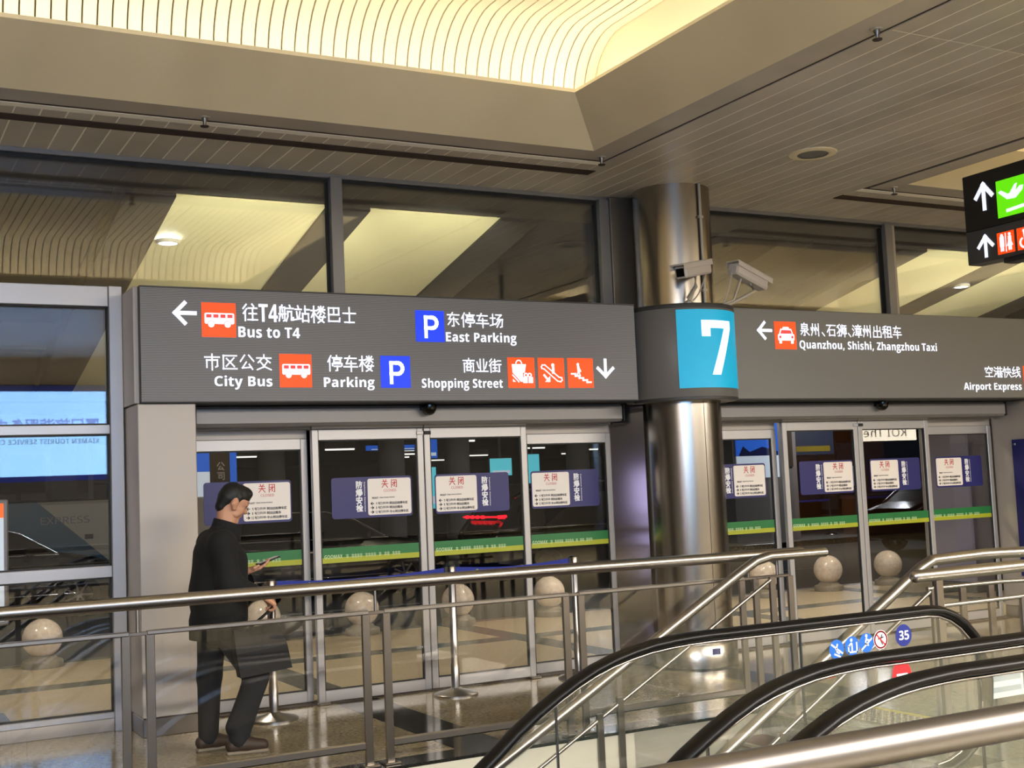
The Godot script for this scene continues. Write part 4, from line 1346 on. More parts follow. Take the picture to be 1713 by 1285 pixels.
func main_railing() -> void:
	var o := thing("railing", "stainless steel and glass railing along the stair well, in front of the man", "railing", Vector3(0, 0, ZR))
	pipe(o, "handrail", [Vector3(-3.9, 1.062, 0), Vector3(1.0, 1.062, 0), Vector3(4.0, 1.062, 0), Vector3(6.14, 1.05, 0)], 0.038, mats.steel)
	var pairs := [[-2.75, -2.62], [-1.38, -1.25], [0.0, 0.13], [1.362, 1.492], [2.752, 2.884], [4.136, 4.252], [5.576, 5.7]]
	for i in pairs.size():
		for x in pairs[i]:
			post(o, x, 0, 0.9)
			bpart(o, "base_plate", Vector3(x - 0.05, 0, -0.045), Vector3(x + 0.05, 0.014, 0.045), mats.steel_flat, 0.004)
		var mx: float = (pairs[i][0] + pairs[i][1]) * 0.5
		pipe(o, "stub", [Vector3(mx, 0.9, 0), Vector3(mx, 1.035, 0)], 0.009, mats.steel)
		bpart(o, "link", Vector3(pairs[i][0], 0.885, -0.014), Vector3(pairs[i][1], 0.905, 0.014), mats.steel_flat, 0.003)
		if i < pairs.size() - 1:
			var a: float = pairs[i][1]
			var b: float = pairs[i + 1][0]
			bpart(o, "upper_bar", Vector3(a - 0.02, 0.885, -0.018), Vector3(b + 0.02, 0.912, 0.018), mats.steel, 0.006)
			bpart(o, "lower_bar", Vector3(a + 0.02, 0.1, -0.014), Vector3(b - 0.02, 0.148, 0.014), mats.steel, 0.008)
			bpart(o, "pane", Vector3(a + 0.026, 0.148, -0.005), Vector3(b - 0.026, 0.885, 0.005), mats.pane, 0)
	for p in [[5.8, 0.06], [5.93, 0.1]]:
		post(o, p[0], p[1], 0.9)
	bpart(o, "upper_bar", Vector3(5.7, 0.885, -0.018), Vector3(6.0, 0.905, 0.018), mats.steel_flat, 0.004)
	pipe(o, "stub", [Vector3(5.9, 0.9, 0), Vector3(5.9, 1.03, 0)], 0.009, mats.steel)

func stair_rails() -> void:
	var s1 := tan(deg_to_rad(28.2))
	var o := thing("stair_handrail", "far sloping steel handrail that leaves the railing and runs down left", "handrail", Vector3(5.66, 0, ZR + 0.09))
	pipe(o, "handrail", [Vector3(0.62, 1.045, 0), Vector3(0.1, 1.045, 0), Vector3(-0.02, 1.02, 0), Vector3(-0.2, 0.93, 0), Vector3(-4.6, 0.93 - 4.4 * s1, 0)], 0.034, mats.steel)
	pipe(o, "lower_bar", [Vector3(0.1, 0.88, 0), Vector3(-4.6, 0.88 - 4.7 * s1, 0)], 0.013, mats.steel)
	for x in [-1.36, -1.2, -2.9, -3.05]:
		post(o, x, 0, 0.86 + x * s1, -0.3 + x * s1)
	bpart(o, "pane", Vector3(-1.1, -0.6, -0.005), Vector3(0.0, 0.05, 0.005), mats.pane, 0)
	var s2 := tan(deg_to_rad(30.0))
	o = thing("stair_handrail", "near sloping steel handrail between the stair and the escalator", "handrail", Vector3(5.85, 0, -5.6))
	pipe(o, "handrail", [Vector3(2.6, 1.05, 0.75), Vector3(0.62, 1.06, 0.02), Vector3(0.5, 1.06, 0.0), Vector3(0.06, 1.05, 0), Vector3(-0.04, 1.01, 0), Vector3(-0.2, 0.92, 0), Vector3(-4.0, 0.92 - 3.8 * s2, 0)], 0.034, mats.steel)
	pipe(o, "upper_bar", [Vector3(2.6, 0.88, 0.75), Vector3(0.62, 0.88, 0.02), Vector3(0.0, 0.88, 0)], 0.013, mats.steel)
	pipe(o, "lower_bar", [Vector3(0.02, 0.86, 0), Vector3(-4.0, 0.86 - 4.02 * s2, 0)], 0.013, mats.steel)
	for x in [0.05, 0.3, 0.55, 0.8, 1.3]:
		post(o, x, 0.0 if x < 0.6 else (x - 0.55) * 0.37, 0.88)
	for x in [-1.2, -1.36]:
		post(o, x, 0, 0.86 + x * s2, -0.3 + x * s2)
	o = thing("railing", "short steel railing with a capped pipe end beside the escalator, at right", "railing", Vector3(4.96, 0, -4.82))
	pipe(o, "handrail", [Vector3(0.0, 1.05, 0), Vector3(2.0, 1.055, 0), Vector3(6.0, 1.06, 0)], 0.034, mats.steel)
	var g := Geo.new()
	var pr := []
	for i in 9:
		pr.append(Vector2(sin(PI * i / 8.0) * 0.034, -cos(PI * i / 8.0) * 0.034))
	g.lathe(Vector3(0, 1.05, 0), pr, 18)
	gpart(o, "end_cap", g, mats.steel)
	pipe(o, "upper_bar", [Vector3(0.18, 0.885, 0), Vector3(6.0, 0.9, 0)], 0.012, mats.steel)
	for x in [0.16, 0.8, 0.98, 2.3, 2.45]:
		post(o, x, 0, 1.03 if x < 0.3 else 0.89)
	bpart(o, "pane", Vector3(0.2, 0.12, -0.005), Vector3(0.78, 0.87, 0.005), mats.pane, 0)
	bpart(o, "pane", Vector3(1.02, 0.12, -0.005), Vector3(2.26, 0.87, 0.005), mats.pane, 0)

func near_railing() -> void:
	var o := thing("railing", "thick steel handrail close to the camera crossing the bottom right corner", "railing", Vector3(0, 0, -1.8))
	pipe(o, "handrail", [Vector3(-3.0, 1.05, -0.11), Vector3(1.5, 1.055, -0.11), Vector3(2.3, 1.065, -0.07), Vector3(6.0, 1.07, -0.07)], 0.037, mats.steel_worn)
	for x in [-1.4, -0.1, 3.1, 4.4, 5.6]:
		post(o, x, -0.08, 1.03)
		bpart(o, "base_plate", Vector3(x - 0.05, 0, -0.13), Vector3(x + 0.05, 0.014, -0.03), mats.steel_flat, 0.004)
	var xs := [-2.7, -1.37, -0.07, 3.07]
	for i in 3:
		bpart(o, "pane", Vector3(xs[i] + 0.03, 0.1, -0.085), Vector3(xs[i + 1] - 0.06, 0.88, -0.075), mats.pane, 0)

# ---------------------------------------------------------------- escalators
func hand_y(x: float) -> float:
	var xs := [1.9, 2.11, 2.225, 2.333, 2.461, 2.566, 2.699, 2.837, 2.975, 3.165]
	var ys := [0.45, 0.6, 0.69, 0.762, 0.832, 0.88, 0.924, 0.95, 0.963, 0.968]
	if x >= 3.165:
		return 0.966
	if x <= 1.9:
		return 0.45 + (x - 1.9) * 0.68
	for i in xs.size() - 1:
		if x <= xs[i + 1]:
			return lerpf(ys[i], ys[i + 1], (x - xs[i]) / (xs[i + 1] - xs[i]))
	return 0.966

func escalators() -> void:
	var specs := [[-4.2, -3.25, "black-railed escalator with round blue safety stickers on its glass"], [-2.87, -2.06, "nearer escalator of the two, in front of the one with stickers"]]
	for k in 2:
		var o := thing("escalator", specs[k][2], "escalator", Vector3.ZERO, 0.0, "escalators going down to the left")
		for side in 2:
			var z: float = specs[k][side]
			# handrail: incline, crest, flat, round the newel and back underneath
			var p := PackedVector3Array()
			var x := -3.0
			while x < 4.36:
				p.append(Vector3(x, hand_y(x), z))
				x += 0.9 if x < 1.5 else 0.09
			for i in 15:
				var a := PI * 0.5 - PI * i / 14.0
				p.append(Vector3(4.37 + cos(a) * 0.36, 0.606 + sin(a) * 0.36, z))
			p.append(Vector3(4.2, 0.246, z))
			p.append(Vector3(3.7, 0.246, z))
			var g := Geo.new()
			g.tube(p, 0.04, 14, 0.022, true)
			gpart(o, "handrail", g, mats.rubber)
			# steel guide under the rubber
			var q := PackedVector3Array()
			for v in p:
				q.append(v)
			var gg := Geo.new()
			var gp := PackedVector3Array()
			x = -3.0
			while x < 4.36:
				gp.append(Vector3(x, hand_y(x) - 0.028, z))
				x += 0.9 if x < 1.5 else 0.09
			for i in 15:
				var a := PI * 0.5 - PI * i / 14.0
				gp.append(Vector3(4.37 + cos(a) * 0.332, 0.606 + sin(a) * 0.332, z))
			gg.tube(gp, 0.013, 8, 0.006, true)
			gpart(o, "handrail_guide", gg, mats.steel)
			# glass panels
			var cuts := [-3.0, -1.6, -0.2, 1.2, 2.4, 3.62]
			for i in cuts.size():
				var poly := PackedVector2Array()
				var a: float = cuts[i] + 0.004
				if i < cuts.size() - 1:
					var b: float = cuts[i + 1] - 0.004
					for j in 13:
						var xx := lerpf(a, b, j / 12.0)
						poly.append(Vector2(xx, hand_y(xx) - 0.036))
					for j in 13:
						var xx := lerpf(b, a, j / 12.0)
						poly.append(Vector2(xx, hand_y(xx) - 0.8))
				else:
					poly.append(Vector2(a, hand_y(a) - 0.8))
					poly.append(Vector2(a, hand_y(a) - 0.036))
					for j in 15:
						var an := PI * 0.5 - PI * j / 14.0
						poly.append(Vector2(4.37 + cos(an) * 0.324, 0.606 + sin(an) * 0.324))
					poly.append(Vector2(4.3, 0.166))
				g = Geo.new()
				g.plate(poly, 0.01, Vector3(0, 0, z - 0.005))
				gpart(o, "pane", g, mats.pane_tint)
				if i > 0:
					var ln := Geo.new()
					ln.span(Vector3(cuts[i] - 0.0035, hand_y(cuts[i]) - 0.8, z - 0.005), Vector3(cuts[i] + 0.0035, hand_y(cuts[i]) - 0.036, z + 0.005))
					gpart(o, "joint", ln, mats.gasket)
			# deck and skirt below the glass
			g = Geo.new()
			x = -3.0
			while x < 4.7:
				var x2 := minf(x + (0.9 if x < 1.5 else 0.12), 4.7)
				var y0 := hand_y(x) - 0.79
				var y1 := hand_y(x2) - 0.79
				var A := Vector3(x, y0, z)
				var B := Vector3(x2, y1, z)
				var zo := Vector3(0, 0, 0.09)
				var dn := Vector3(0, -0.3, 0)
				g.quad(A - zo, B - zo, B + zo, A + zo, Vector3.UP)
				g.quad(A + zo, B + zo, B + zo + dn, A + zo + dn, Vector3(0, 0, 1))
				g.quad(A - zo, B - zo, B - zo + dn, A - zo + dn, Vector3(0, 0, -1))
				x = x2
			g.quad(Vector3(4.7, 0.176, z - 0.09), Vector3(4.7, 0.176, z + 0.09), Vector3(4.7, 0, z + 0.09), Vector3(4.7, 0, z - 0.09), Vector3(1, 0, 0))
			gpart(o, "deck", g, mats.steel_flat)
		var zc: float = (specs[k][0] + specs[k][1]) * 0.5
		var hw: float = absf(specs[k][1] - specs[k][0]) * 0.5 - 0.1
		for i in 15:
			var x := 3.2 - 0.4 * i
			var y := minf(hand_y(x - 0.2) - 0.968, 0.0)
			var st := Geo.new()
			st.box(Vector3(x, y - 0.02, zc), Vector3(0.395, 0.04, hw * 2.0), 0.003)
			for j in 12:
				st.box(Vector3(x, y + 0.004, zc - hw + (j + 0.5) * hw / 6.0), Vector3(0.39, 0.008, hw / 12.0), 0)
			st.box(Vector3(x - 0.19, y - 0.13, zc), Vector3(0.015, 0.19, hw * 2.0), 0)
			gpart(o, "step", st, mats.alu_dark)
		bpart(o, "comb_plate", Vector3(3.4, -0.03, zc - hw), Vector3(3.62, 0.006, zc + hw), mats.steel_flat, 0.003)
		bpart(o, "landing_plate", Vector3(3.62, -0.03, zc - hw - 0.2), Vector3(5.35, 0.0, zc + hw + 0.2), mats.steel_dull, 0.003)
		if k == 0:
			bpart(o, "side_cover", Vector3(3.0, -0.12, -4.9), Vector3(5.35, -0.001, -4.29), mats.granite_grey, 0)
			bpart(o, "side_cover", Vector3(3.0, -0.12, -3.14), Vector3(5.35, 0.03, -2.99), mats.steel_flat, 0.004)
	# round stickers on the far balustrade glass
	var z0 := -4.2 + 0.0065
	var xs := [3.815, 3.905, 3.99, 4.075, 4.215]
	var nm := ["leftmost round blue safety sticker on the escalator glass", "round blue sticker with a standing rider on the escalator glass", "round blue sticker with a rider holding the rail, next to the red-ringed one", "round white sticker with a red ring and slash on the escalator glass", "round dark blue sticker with the number 35 on the escalator glass"]
	for i in 5:
		var o := thing("safety_sticker", nm[i], "sticker", Vector3(xs[i], 0.842 + 0.006 * i, z0), 0.0, "round stickers on the escalator glass")
		var r := 0.042 if i < 4 else 0.049
		var g := Geo.new()
		g.plate(disc(Vector2.ZERO, r, 28), 0.001)
		gpart(o, "disc", g, mats.sticker_blue if i < 3 else (mats.print_white if i == 3 else mats.sticker_navy))
		g = Geo.new()
		var at := Vector3(0, 0, 0.001)
		if i == 0:
			g.strokes([[Vector2(-0.028, 0.022), Vector2(0.03, -0.018)], [Vector2(0.004, 0.02), Vector2(-0.006, -0.006), Vector2(0.012, -0.018)], [Vector2(-0.012, -0.02), Vector2(0.016, -0.032)]], 0.007, 0.001, at)
		elif i == 1:
			g.strokes([[Vector2(-0.022, -0.026), Vector2(-0.022, 0.0), Vector2(-0.006, 0.012)], [Vector2(0.026, 0.012), Vector2(0.026, -0.026), Vector2(-0.022, -0.026)], [Vector2(-0.002, 0.01), Vector2(-0.002, -0.02)]], 0.007, 0.001, at)
			g.plate(disc(Vector2(-0.004, 0.026), 0.007, 10), 0.001, at)
		elif i == 2:
			g.strokes([[Vector2(-0.028, -0.026), Vector2(0.03, 0.016)], [Vector2(0.0, 0.02), Vector2(-0.008, -0.002), Vector2(0.008, -0.01)], [Vector2(0.0, 0.014), Vector2(0.016, 0.01)]], 0.007, 0.001, at)
			g.plate(disc(Vector2(0.0, 0.031), 0.007, 10), 0.001, at)
		elif i == 3:
			var pts := []
			for j in 25:
				pts.append(Vector2.from_angle(TAU * j / 24.0) * 0.036)
			g.strokes([pts, [Vector2(-0.025, 0.025), Vector2(0.025, -0.025)]], 0.007, 0.001, at)
		else:
			latin(g, "35", -0.03, 0.03, -0.02, 0.022, at)
		gpart(o, "symbol", g, mats.print_white if i != 3 else mats.sticker_red)
		if i == 3:
			g = Geo.new()
			g.strokes([[Vector2(0.008, 0.02), Vector2(-0.002, 0.0), Vector2(0.008, -0.02)], [Vector2(-0.014, 0.004), Vector2(0.014, 0.01)]], 0.006, 0.001, Vector3(0, 0, 0.0006))
			gpart(o, "figure", g, mats.ink)
	var o2 := thing("safety_sticker", "round red no-entry sticker on the nearer escalator glass, below the 35", "sticker", Vector3(3.24, 0.9, -3.25 + 0.0065))
	var g3 := Geo.new()
	g3.plate(disc(Vector2.ZERO, 0.045, 28), 0.001)
	gpart(o2, "disc", g3, mats.sticker_red)
	g3 = Geo.new()
	g3.strokes([[Vector2(-0.022, 0), Vector2(0.022, 0)]], 0.007, 0.001, Vector3(0, 0, 0.001))
	gpart(o2, "bar", g3, mats.print_white)
	# notice card hung on the short railing
	var c := thing("notice_card", "pale printed card hung on the short railing at the right edge", "notice", Vector3(5.375, 0.365, -4.8))
	bpart(c, "card", Vector3(0, 0, 0), Vector3(0.31, 0.2, 0.004), mats.card_white, 0.001)
	var tl := Geo.new()
	for i in 3:
		tl.span(Vector3(0.02, 0.03 + 0.058 * i, 0.0042), Vector3(0.29, 0.058 + 0.058 * i, 0.0052))
	gpart(c, "printed_lines", tl, mats.card_grey)

# ---------------------------------------------------------------- stanchions
func stanchions() -> void:
	var xs := [[2.77, -8.96, "queue post with blue belt standing next to the man"], [4.27, -9.04, "queue post with blue belt in the middle of the left doors"], [5.44, -9.1, "queue post with blue belt nearest to the steel column"]]
	for s in xs:
		var o := thing("queue_post", s[2], "queue post", Vector3(s[0], 0, s[1]), 0.0, "queue posts in front of the left doors")
		var g := Geo.new()
		g.lathe(Vector3.ZERO, [Vector2(0.175, 0.0), Vector2(0.175, 0.012), Vector2(0.165, 0.02), Vector2(0.06, 0.045), Vector2(0.035, 0.06), Vector2(0.03, 0.062)], 40)
		gpart(o, "base", g, mats.steel)
		g = Geo.new()
		g.lathe(Vector3.ZERO, [Vector2(0.034, 0.055), Vector2(0.034, 0.24), Vector2(0.03, 0.245), Vector2(0.03, 0.94)], 24)
		gpart(o, "tube", g, mats.steel)
		g = Geo.new()
		g.lathe(Vector3.ZERO, [Vector2(0.032, 0.92), Vector2(0.033, 1.0), Vector2(0.03, 1.005), Vector2(0.0, 1.006)], 24)
		gpart(o, "belt_head", g, mats.steel_flat)
		g = Geo.new()
		g.lathe(Vector3.ZERO, [Vector2(0.036, 1.003), Vector2(0.036, 1.012), Vector2(0.0, 1.014)], 24)
		gpart(o, "cap", g, mats.black)
	for i in 2:
		var a := Vector3(xs[i][0], 0.972, xs[i][1])
		var b := Vector3(xs[i + 1][0], 0.972, xs[i + 1][1])
		var o := thing("barrier_belt", ["blue retractable belt between the man's post and the middle post", "blue retractable belt between the middle post and the post by the column"][i], "belt", a, 0.0, "blue queue belts")
		var g := Geo.new()
		var d := (b - a)
		var n := 14
		for k in n:
			var t0 := float(k) / n
			var t1 := float(k + 1) / n
			var p := d * (0.03 + t0 * 0.94) + Vector3(0, -0.03 * sin(PI * t0), 0)
			var q := d * (0.03 + t1 * 0.94) + Vector3(0, -0.03 * sin(PI * t1), 0)
			var h := Vector3(0, 0.025, 0)
			for zz in [-0.001, 0.001]:
				g.quad(p - h + Vector3(0, 0, zz), q - h + Vector3(0, 0, zz), q + h + Vector3(0, 0, zz), p + h + Vector3(0, 0, zz), Vector3(0, 0, zz))
		gpart(o, "webbing", g, mats.belt_blue)
		bpart(o, "clip", d * 0.97 - Vector3(0.02, 0.03, 0.006), d * 0.97 + Vector3(0.012, 0.03, 0.006), mats.black, 0.003)
		for t in [0.2, 0.6]:
			var g2 := Geo.new()
			g2.plate(disc(Vector2.ZERO, 0.013, 14), 0.001, d * t + Vector3(0, -0.03 * sin(PI * t), 0.0012))
			gpart(o, "printed_badge", g2, mats.band_yellow)

# ---------------------------------------------------------------- smooth bodies
# caps: [point a, radius a, point b, radius b]; smooth union meshed as surface nets
func blob(out: Geo, caps: Array, cell: float, k: float) -> void:
	var lo := Vector3(1e9, 1e9, 1e9)
	var hi := -lo
	for c in caps:
		for e in [[c[0], c[1]], [c[2], c[3]]]:
			lo = lo.min(e[0] - Vector3.ONE * (e[1] + cell * 2.0 + k * 0.5))
			hi = hi.max(e[0] + Vector3.ONE * (e[1] + cell * 2.0 + k * 0.5))
	var nx := int((hi.x - lo.x) / cell) + 2
	var ny := int((hi.y - lo.y) / cell) + 2
	var nz := int((hi.z - lo.z) / cell) + 2
	var val := PackedFloat32Array()
	val.resize(nx * ny * nz)
	val.fill(1.0)
	var pad := k + cell * 3.0
	for c in caps:
		var a: Vector3 = c[0]
		var b: Vector3 = c[2]
		var ra: float = c[1]
		var rb: float = c[3]
		var ab := b - a
		var l2 := maxf(ab.length_squared(), 1e-9)
		var rm := maxf(ra, rb) + pad
		var i0 := ((a.min(b) - Vector3.ONE * rm - lo) / cell).floor()
		var i1 := ((a.max(b) + Vector3.ONE * rm - lo) / cell).ceil()
		for z in range(maxi(0, int(i0.z)), mini(nz, int(i1.z) + 1)):
			for y in range(maxi(0, int(i0.y)), mini(ny, int(i1.y) + 1)):
				var row := (z * ny + y) * nx
				for x in range(maxi(0, int(i0.x)), mini(nx, int(i1.x) + 1)):
					var p := lo + Vector3(x, y, z) * cell
					var t := clampf((p - a).dot(ab) / l2, 0.0, 1.0)
					var d := (p - a - ab * t).length() - lerpf(ra, rb, t)
					if d < pad:
						var v := val[row + x]
						var h := clampf(0.5 + 0.5 * (v - d) / k, 0.0, 1.0)
						val[row + x] = lerpf(v, d, h) - k * h * (1.0 - h) if absf(v - d) < k else minf(v, d)
	var vid := {}
	var vs := PackedVector3Array()
	var ns := PackedVector3Array()
	for z in nz - 1:
		for y in ny - 1:
			for x in nx - 1:
				var base := (z * ny + y) * nx + x
				var cv := [val[base], val[base + 1], val[base + nx], val[base + nx + 1], val[base + nx * ny], val[base + nx * ny + 1], val[base + nx * ny + nx], val[base + nx * ny + nx + 1]]
				var neg := 0
				for q in cv:
					if q < 0.0:
						neg += 1
				if neg == 0 or neg == 8:
					continue
				var s := Vector3.ZERO
				var cnt := 0
				for e in [[0, 1], [2, 3], [4, 5], [6, 7], [0, 2], [1, 3], [4, 6], [5, 7], [0, 4], [1, 5], [2, 6], [3, 7]]:
					var u: float = cv[e[0]]
					var w: float = cv[e[1]]
					if (u < 0.0) != (w < 0.0):
						var t := u / (u - w)
						var pa := Vector3(e[0] & 1, (e[0] >> 1) & 1, e[0] >> 2)
						var pb := Vector3(e[1] & 1, (e[1] >> 1) & 1, e[1] >> 2)
						s += pa.lerp(pb, t)
						cnt += 1
				vid[base] = vs.size()
				vs.append(lo + (Vector3(x, y, z) + s / cnt) * cell)
				var g := Vector3(cv[1] + cv[3] + cv[5] + cv[7] - cv[0] - cv[2] - cv[4] - cv[6], cv[2] + cv[3] + cv[6] + cv[7] - cv[0] - cv[1] - cv[4] - cv[5], cv[4] + cv[5] + cv[6] + cv[7] - cv[0] - cv[1] - cv[2] - cv[3])
				ns.append(g.normalized())
	var st := [1, nx, nx * ny]
	for key in vid.keys():
		for ax in 3:
			var a0: float = val[key]
			var b0: float = val[key + st[ax]]
			if (a0 < 0.0) == (b0 < 0.0):
				continue
			var u: int = st[(ax + 1) % 3]
			var w: int = st[(ax + 2) % 3]
			if vid.has(key - u) and vid.has(key - w) and vid.has(key - u - w):
				var i: int = vid[key]
				var j: int = vid[key - u]
				var l: int = vid[key - u - w]
				var m: int = vid[key - w]
				out.tri(vs[i], vs[j], vs[l], ns[i], ns[j], ns[l])
				out.tri(vs[i], vs[l], vs[m], ns[i], ns[l], ns[m])

func cap(a: Vector3, ra: float, b: Vector3, rb: float) -> Array:
	return [a, ra, b, rb]

func fingers(base: Vector3, fwd: Vector3, down: Vector3, side: Vector3, curl: float, thumb: float) -> Array:
	# palm and five bent fingers; fwd runs along the hand, down is the palm side, side points to the little finger
	var c := []
	var tip := base + fwd * 0.085
	c.append(cap(base + side * 0.014, 0.02, tip + side * 0.022, 0.014))
	c.append(cap(base - side * 0.014, 0.02, tip - side * 0.022, 0.014))
	c.append(cap(base, 0.021, tip, 0.015))
	var lens := [0.068, 0.078, 0.072, 0.056]
	for i in 4:
		var p: Vector3 = tip + side * (-0.03 + 0.02 * i)
		var l: float = lens[i]
		var d := (fwd * cos(curl) + down * sin(curl)).normalized()
		var p2 := p + d * l * 0.45
		var d2 := (fwd * cos(curl * 2.0) + down * sin(curl * 2.0)).normalized()
		var p3 := p2 + d2 * l * 0.35
		var d3 := (fwd * cos(curl * 2.8) + down * sin(curl * 2.8)).normalized()
		c.append(cap(p, 0.0095, p2, 0.009))
		c.append(cap(p2, 0.009, p3, 0.0085))
		c.append(cap(p3, 0.0085, p3 + d3 * l * 0.28, 0.0075))
	var tb := base + fwd * 0.025 - side * 0.022
	var td := (fwd * 0.6 - side * 0.6 + down * thumb).normalized()
	c.append(cap(tb, 0.014, tb + td * 0.04, 0.0105))
	c.append(cap(tb + td * 0.04, 0.0105, tb + (td * 0.04) + (fwd * 0.8 + down * thumb * 0.6).normalized() * 0.03, 0.0085))
	return c

func man() -> void:
	# stands in profile facing +x, head bowed over a phone in the far hand, bag in the near hand (+z)
	var o := thing("person", "person in a black jacket looking down at a phone and holding a black bag", "person", Vector3(2.2, 0, -8.1))
	var V := func(x: float, y: float, z: float) -> Vector3:
		return Vector3(x, y, z)
	var g := Geo.new()
	var hipR: Vector3 = V.call(-0.05, 0.86, 0.09)
	var hipL: Vector3 = V.call(-0.06, 0.86, -0.09)
	var kneeR: Vector3 = V.call(0.15, 0.47, 0.14)
	var ankR: Vector3 = V.call(0.02, 0.09, 0.16)
	var kneeL: Vector3 = V.call(-0.09, 0.47, -0.1)
	var ankL: Vector3 = V.call(-0.11, 0.09, -0.08)
	var shR: Vector3 = V.call(-0.06, 1.345, 0.18)
	var shL: Vector3 = V.call(-0.04, 1.345, -0.18)
	var elR: Vector3 = V.call(-0.04, 1.08, 0.25)
	var wrR: Vector3 = V.call(0.17, 0.985, 0.26)
	var elL: Vector3 = V.call(0.0, 1.09, -0.24)
	var wrL: Vector3 = V.call(0.16, 1.13, -0.05)
	var neck: Vector3 = V.call(0.0, 1.4, 0.0)
	var head: Vector3 = V.call(0.062, 1.575, 0.0)
	# body: one continuous surface, finer at head and hands
	blob(g, [cap(hipL, 0.09, hipR, 0.09), cap(V.call(-0.05, 0.9, 0), 0.11, V.call(-0.03, 1.28, 0), 0.12), cap(V.call(-0.03, 1.28, 0), 0.1, neck, 0.06), cap(hipR, 0.075, kneeR, 0.052), cap(kneeR, 0.05, ankR, 0.036), cap(hipL, 0.075, kneeL, 0.052), cap(kneeL, 0.05, ankL, 0.036), cap(shR, 0.05, shL, 0.05), cap(shR, 0.045, elR, 0.036), cap(elR, 0.036, wrR, 0.026), cap(shL, 0.045, elL, 0.036), cap(elL, 0.036, wrL, 0.026), cap(neck, 0.06, head - Vector3(0.02, 0.06, 0), 0.058)], 0.02, 0.04)
	var tilt := Basis(Vector3(0, 0, 1), -0.42)
	var H := func(x: float, y: float, z: float) -> Vector3:
		return head + tilt * Vector3(x, y, z)
	var hc := [cap(H.call(-0.012, 0.035, 0), 0.083, H.call(0.022, 0.035, 0), 0.074), cap(H.call(0.02, -0.03, 0), 0.066, H.call(0.035, -0.085, 0), 0.036), cap(H.call(-0.03, -0.03, 0), 0.06, neck, 0.055), cap(H.call(0.078, 0.018, 0), 0.008, H.call(0.101, -0.02, 0), 0.0125), cap(H.call(0.088, -0.022, 0.012), 0.008, H.call(0.088, -0.022, -0.012), 0.008), cap(H.call(0.07, -0.05, 0.016), 0.01, H.call(0.07, -0.05, -0.016), 0.01), cap(H.call(0.067, -0.062, 0.013), 0.009, H.call(0.067, -0.062, -0.013), 0.009), cap(H.call(0.06, -0.1, 0.0), 0.02, H.call(0.05, -0.095, 0.0), 0.022), cap(H.call(0.075, 0.03, 0.034), 0.01, H.call(0.083, 0.034, 0.01), 0.008), cap(H.call(0.075, 0.03, -0.034), 0.01, H.call(0.083, 0.034, -0.01), 0.008), cap(H.call(0.055, -0.03, 0.036), 0.022, H.call(0.03, -0.06, 0.045), 0.02), cap(H.call(0.055, -0.03, -0.036), 0.022, H.call(0.03, -0.06, -0.045), 0.02)]
	for s in [1.0, -1.0]:
		hc.append(cap(H.call(-0.012, 0.018, 0.08 * s), 0.009, H.call(-0.02, -0.008, 0.087 * s), 0.01))
		hc.append(cap(H.call(-0.02, -0.008, 0.087 * s), 0.009, H.call(-0.004, -0.035, 0.078 * s), 0.007))
		hc.append(cap(H.call(0.002, 0.015, 0.078 * s), 0.006, H.call(0.004, -0.03, 0.074 * s), 0.006))
	blob(g, hc, 0.0055, 0.02)
	# far hand under the phone, near hand closed round the bag handles
	blob(g, [cap(wrL - Vector3(0.05, 0, 0.02), 0.027, wrL, 0.024)] + fingers(wrL, Vector3(0.93, 0.25, 0.25).normalized(), Vector3(-0.2, 0.95, 0.1).normalized(), Vector3(0.2, 0.1, -0.95).normalized(), 0.25, 0.3), 0.004, 0.008)
	blob(g, [cap(wrR - Vector3(0.05, -0.025, 0.0), 0.027, wrR, 0.024)] + fingers(wrR, Vector3(0.8, -0.58, 0.0).normalized(), Vector3(-0.5, -0.8, -0.3).normalized(), Vector3(-0.1, -0.3, 0.9).normalized(), 0.95, 0.6), 0.004, 0.008)
	gpart(o, "body", g, mats.skin)
	# eyes and brows
	g = Geo.new()
	for s in [1.0, -1.0]:
		blob(g, [cap(H.call(0.082, 0.012, 0.028 * s), 0.0055, H.call(0.078, 0.012, 0.042 * s), 0.005)], 0.0035, 0.004)
		blob(g, [cap(H.call(0.087, 0.036, 0.018 * s), 0.0045, H.call(0.077, 0.037, 0.05 * s), 0.0045)], 0.0035, 0.004)
	gpart(o, "eyes_and_brows", g, mats.hair)
	# short hair: cap over crown and back, clear of face and ears
	g = Geo.new()
	blob(g, [cap(H.call(-0.02, 0.055, 0), 0.087, H.call(0.02, 0.062, 0), 0.075), cap(H.call(0.035, 0.085, 0), 0.055, H.call(0.058, 0.098, 0), 0.036), cap(H.call(-0.05, 0.02, 0.02), 0.058, H.call(-0.062, -0.04, 0.012), 0.04), cap(H.call(-0.05, 0.02, -0.02), 0.058, H.call(-0.062, -0.04, -0.012), 0.04), cap(H.call(0.074, 0.098, 0.03), 0.018, H.call(0.078, 0.1, -0.03), 0.018), cap(H.call(0.012, 0.05, 0.071), 0.012, H.call(0.01, 0.02, 0.073), 0.007), cap(H.call(0.012, 0.05, -0.071), 0.012, H.call(0.01, 0.02, -0.073), 0.007)], 0.006, 0.02)
	gpart(o, "hair", g, mats.hair)
	# jacket
	g = Geo.new()
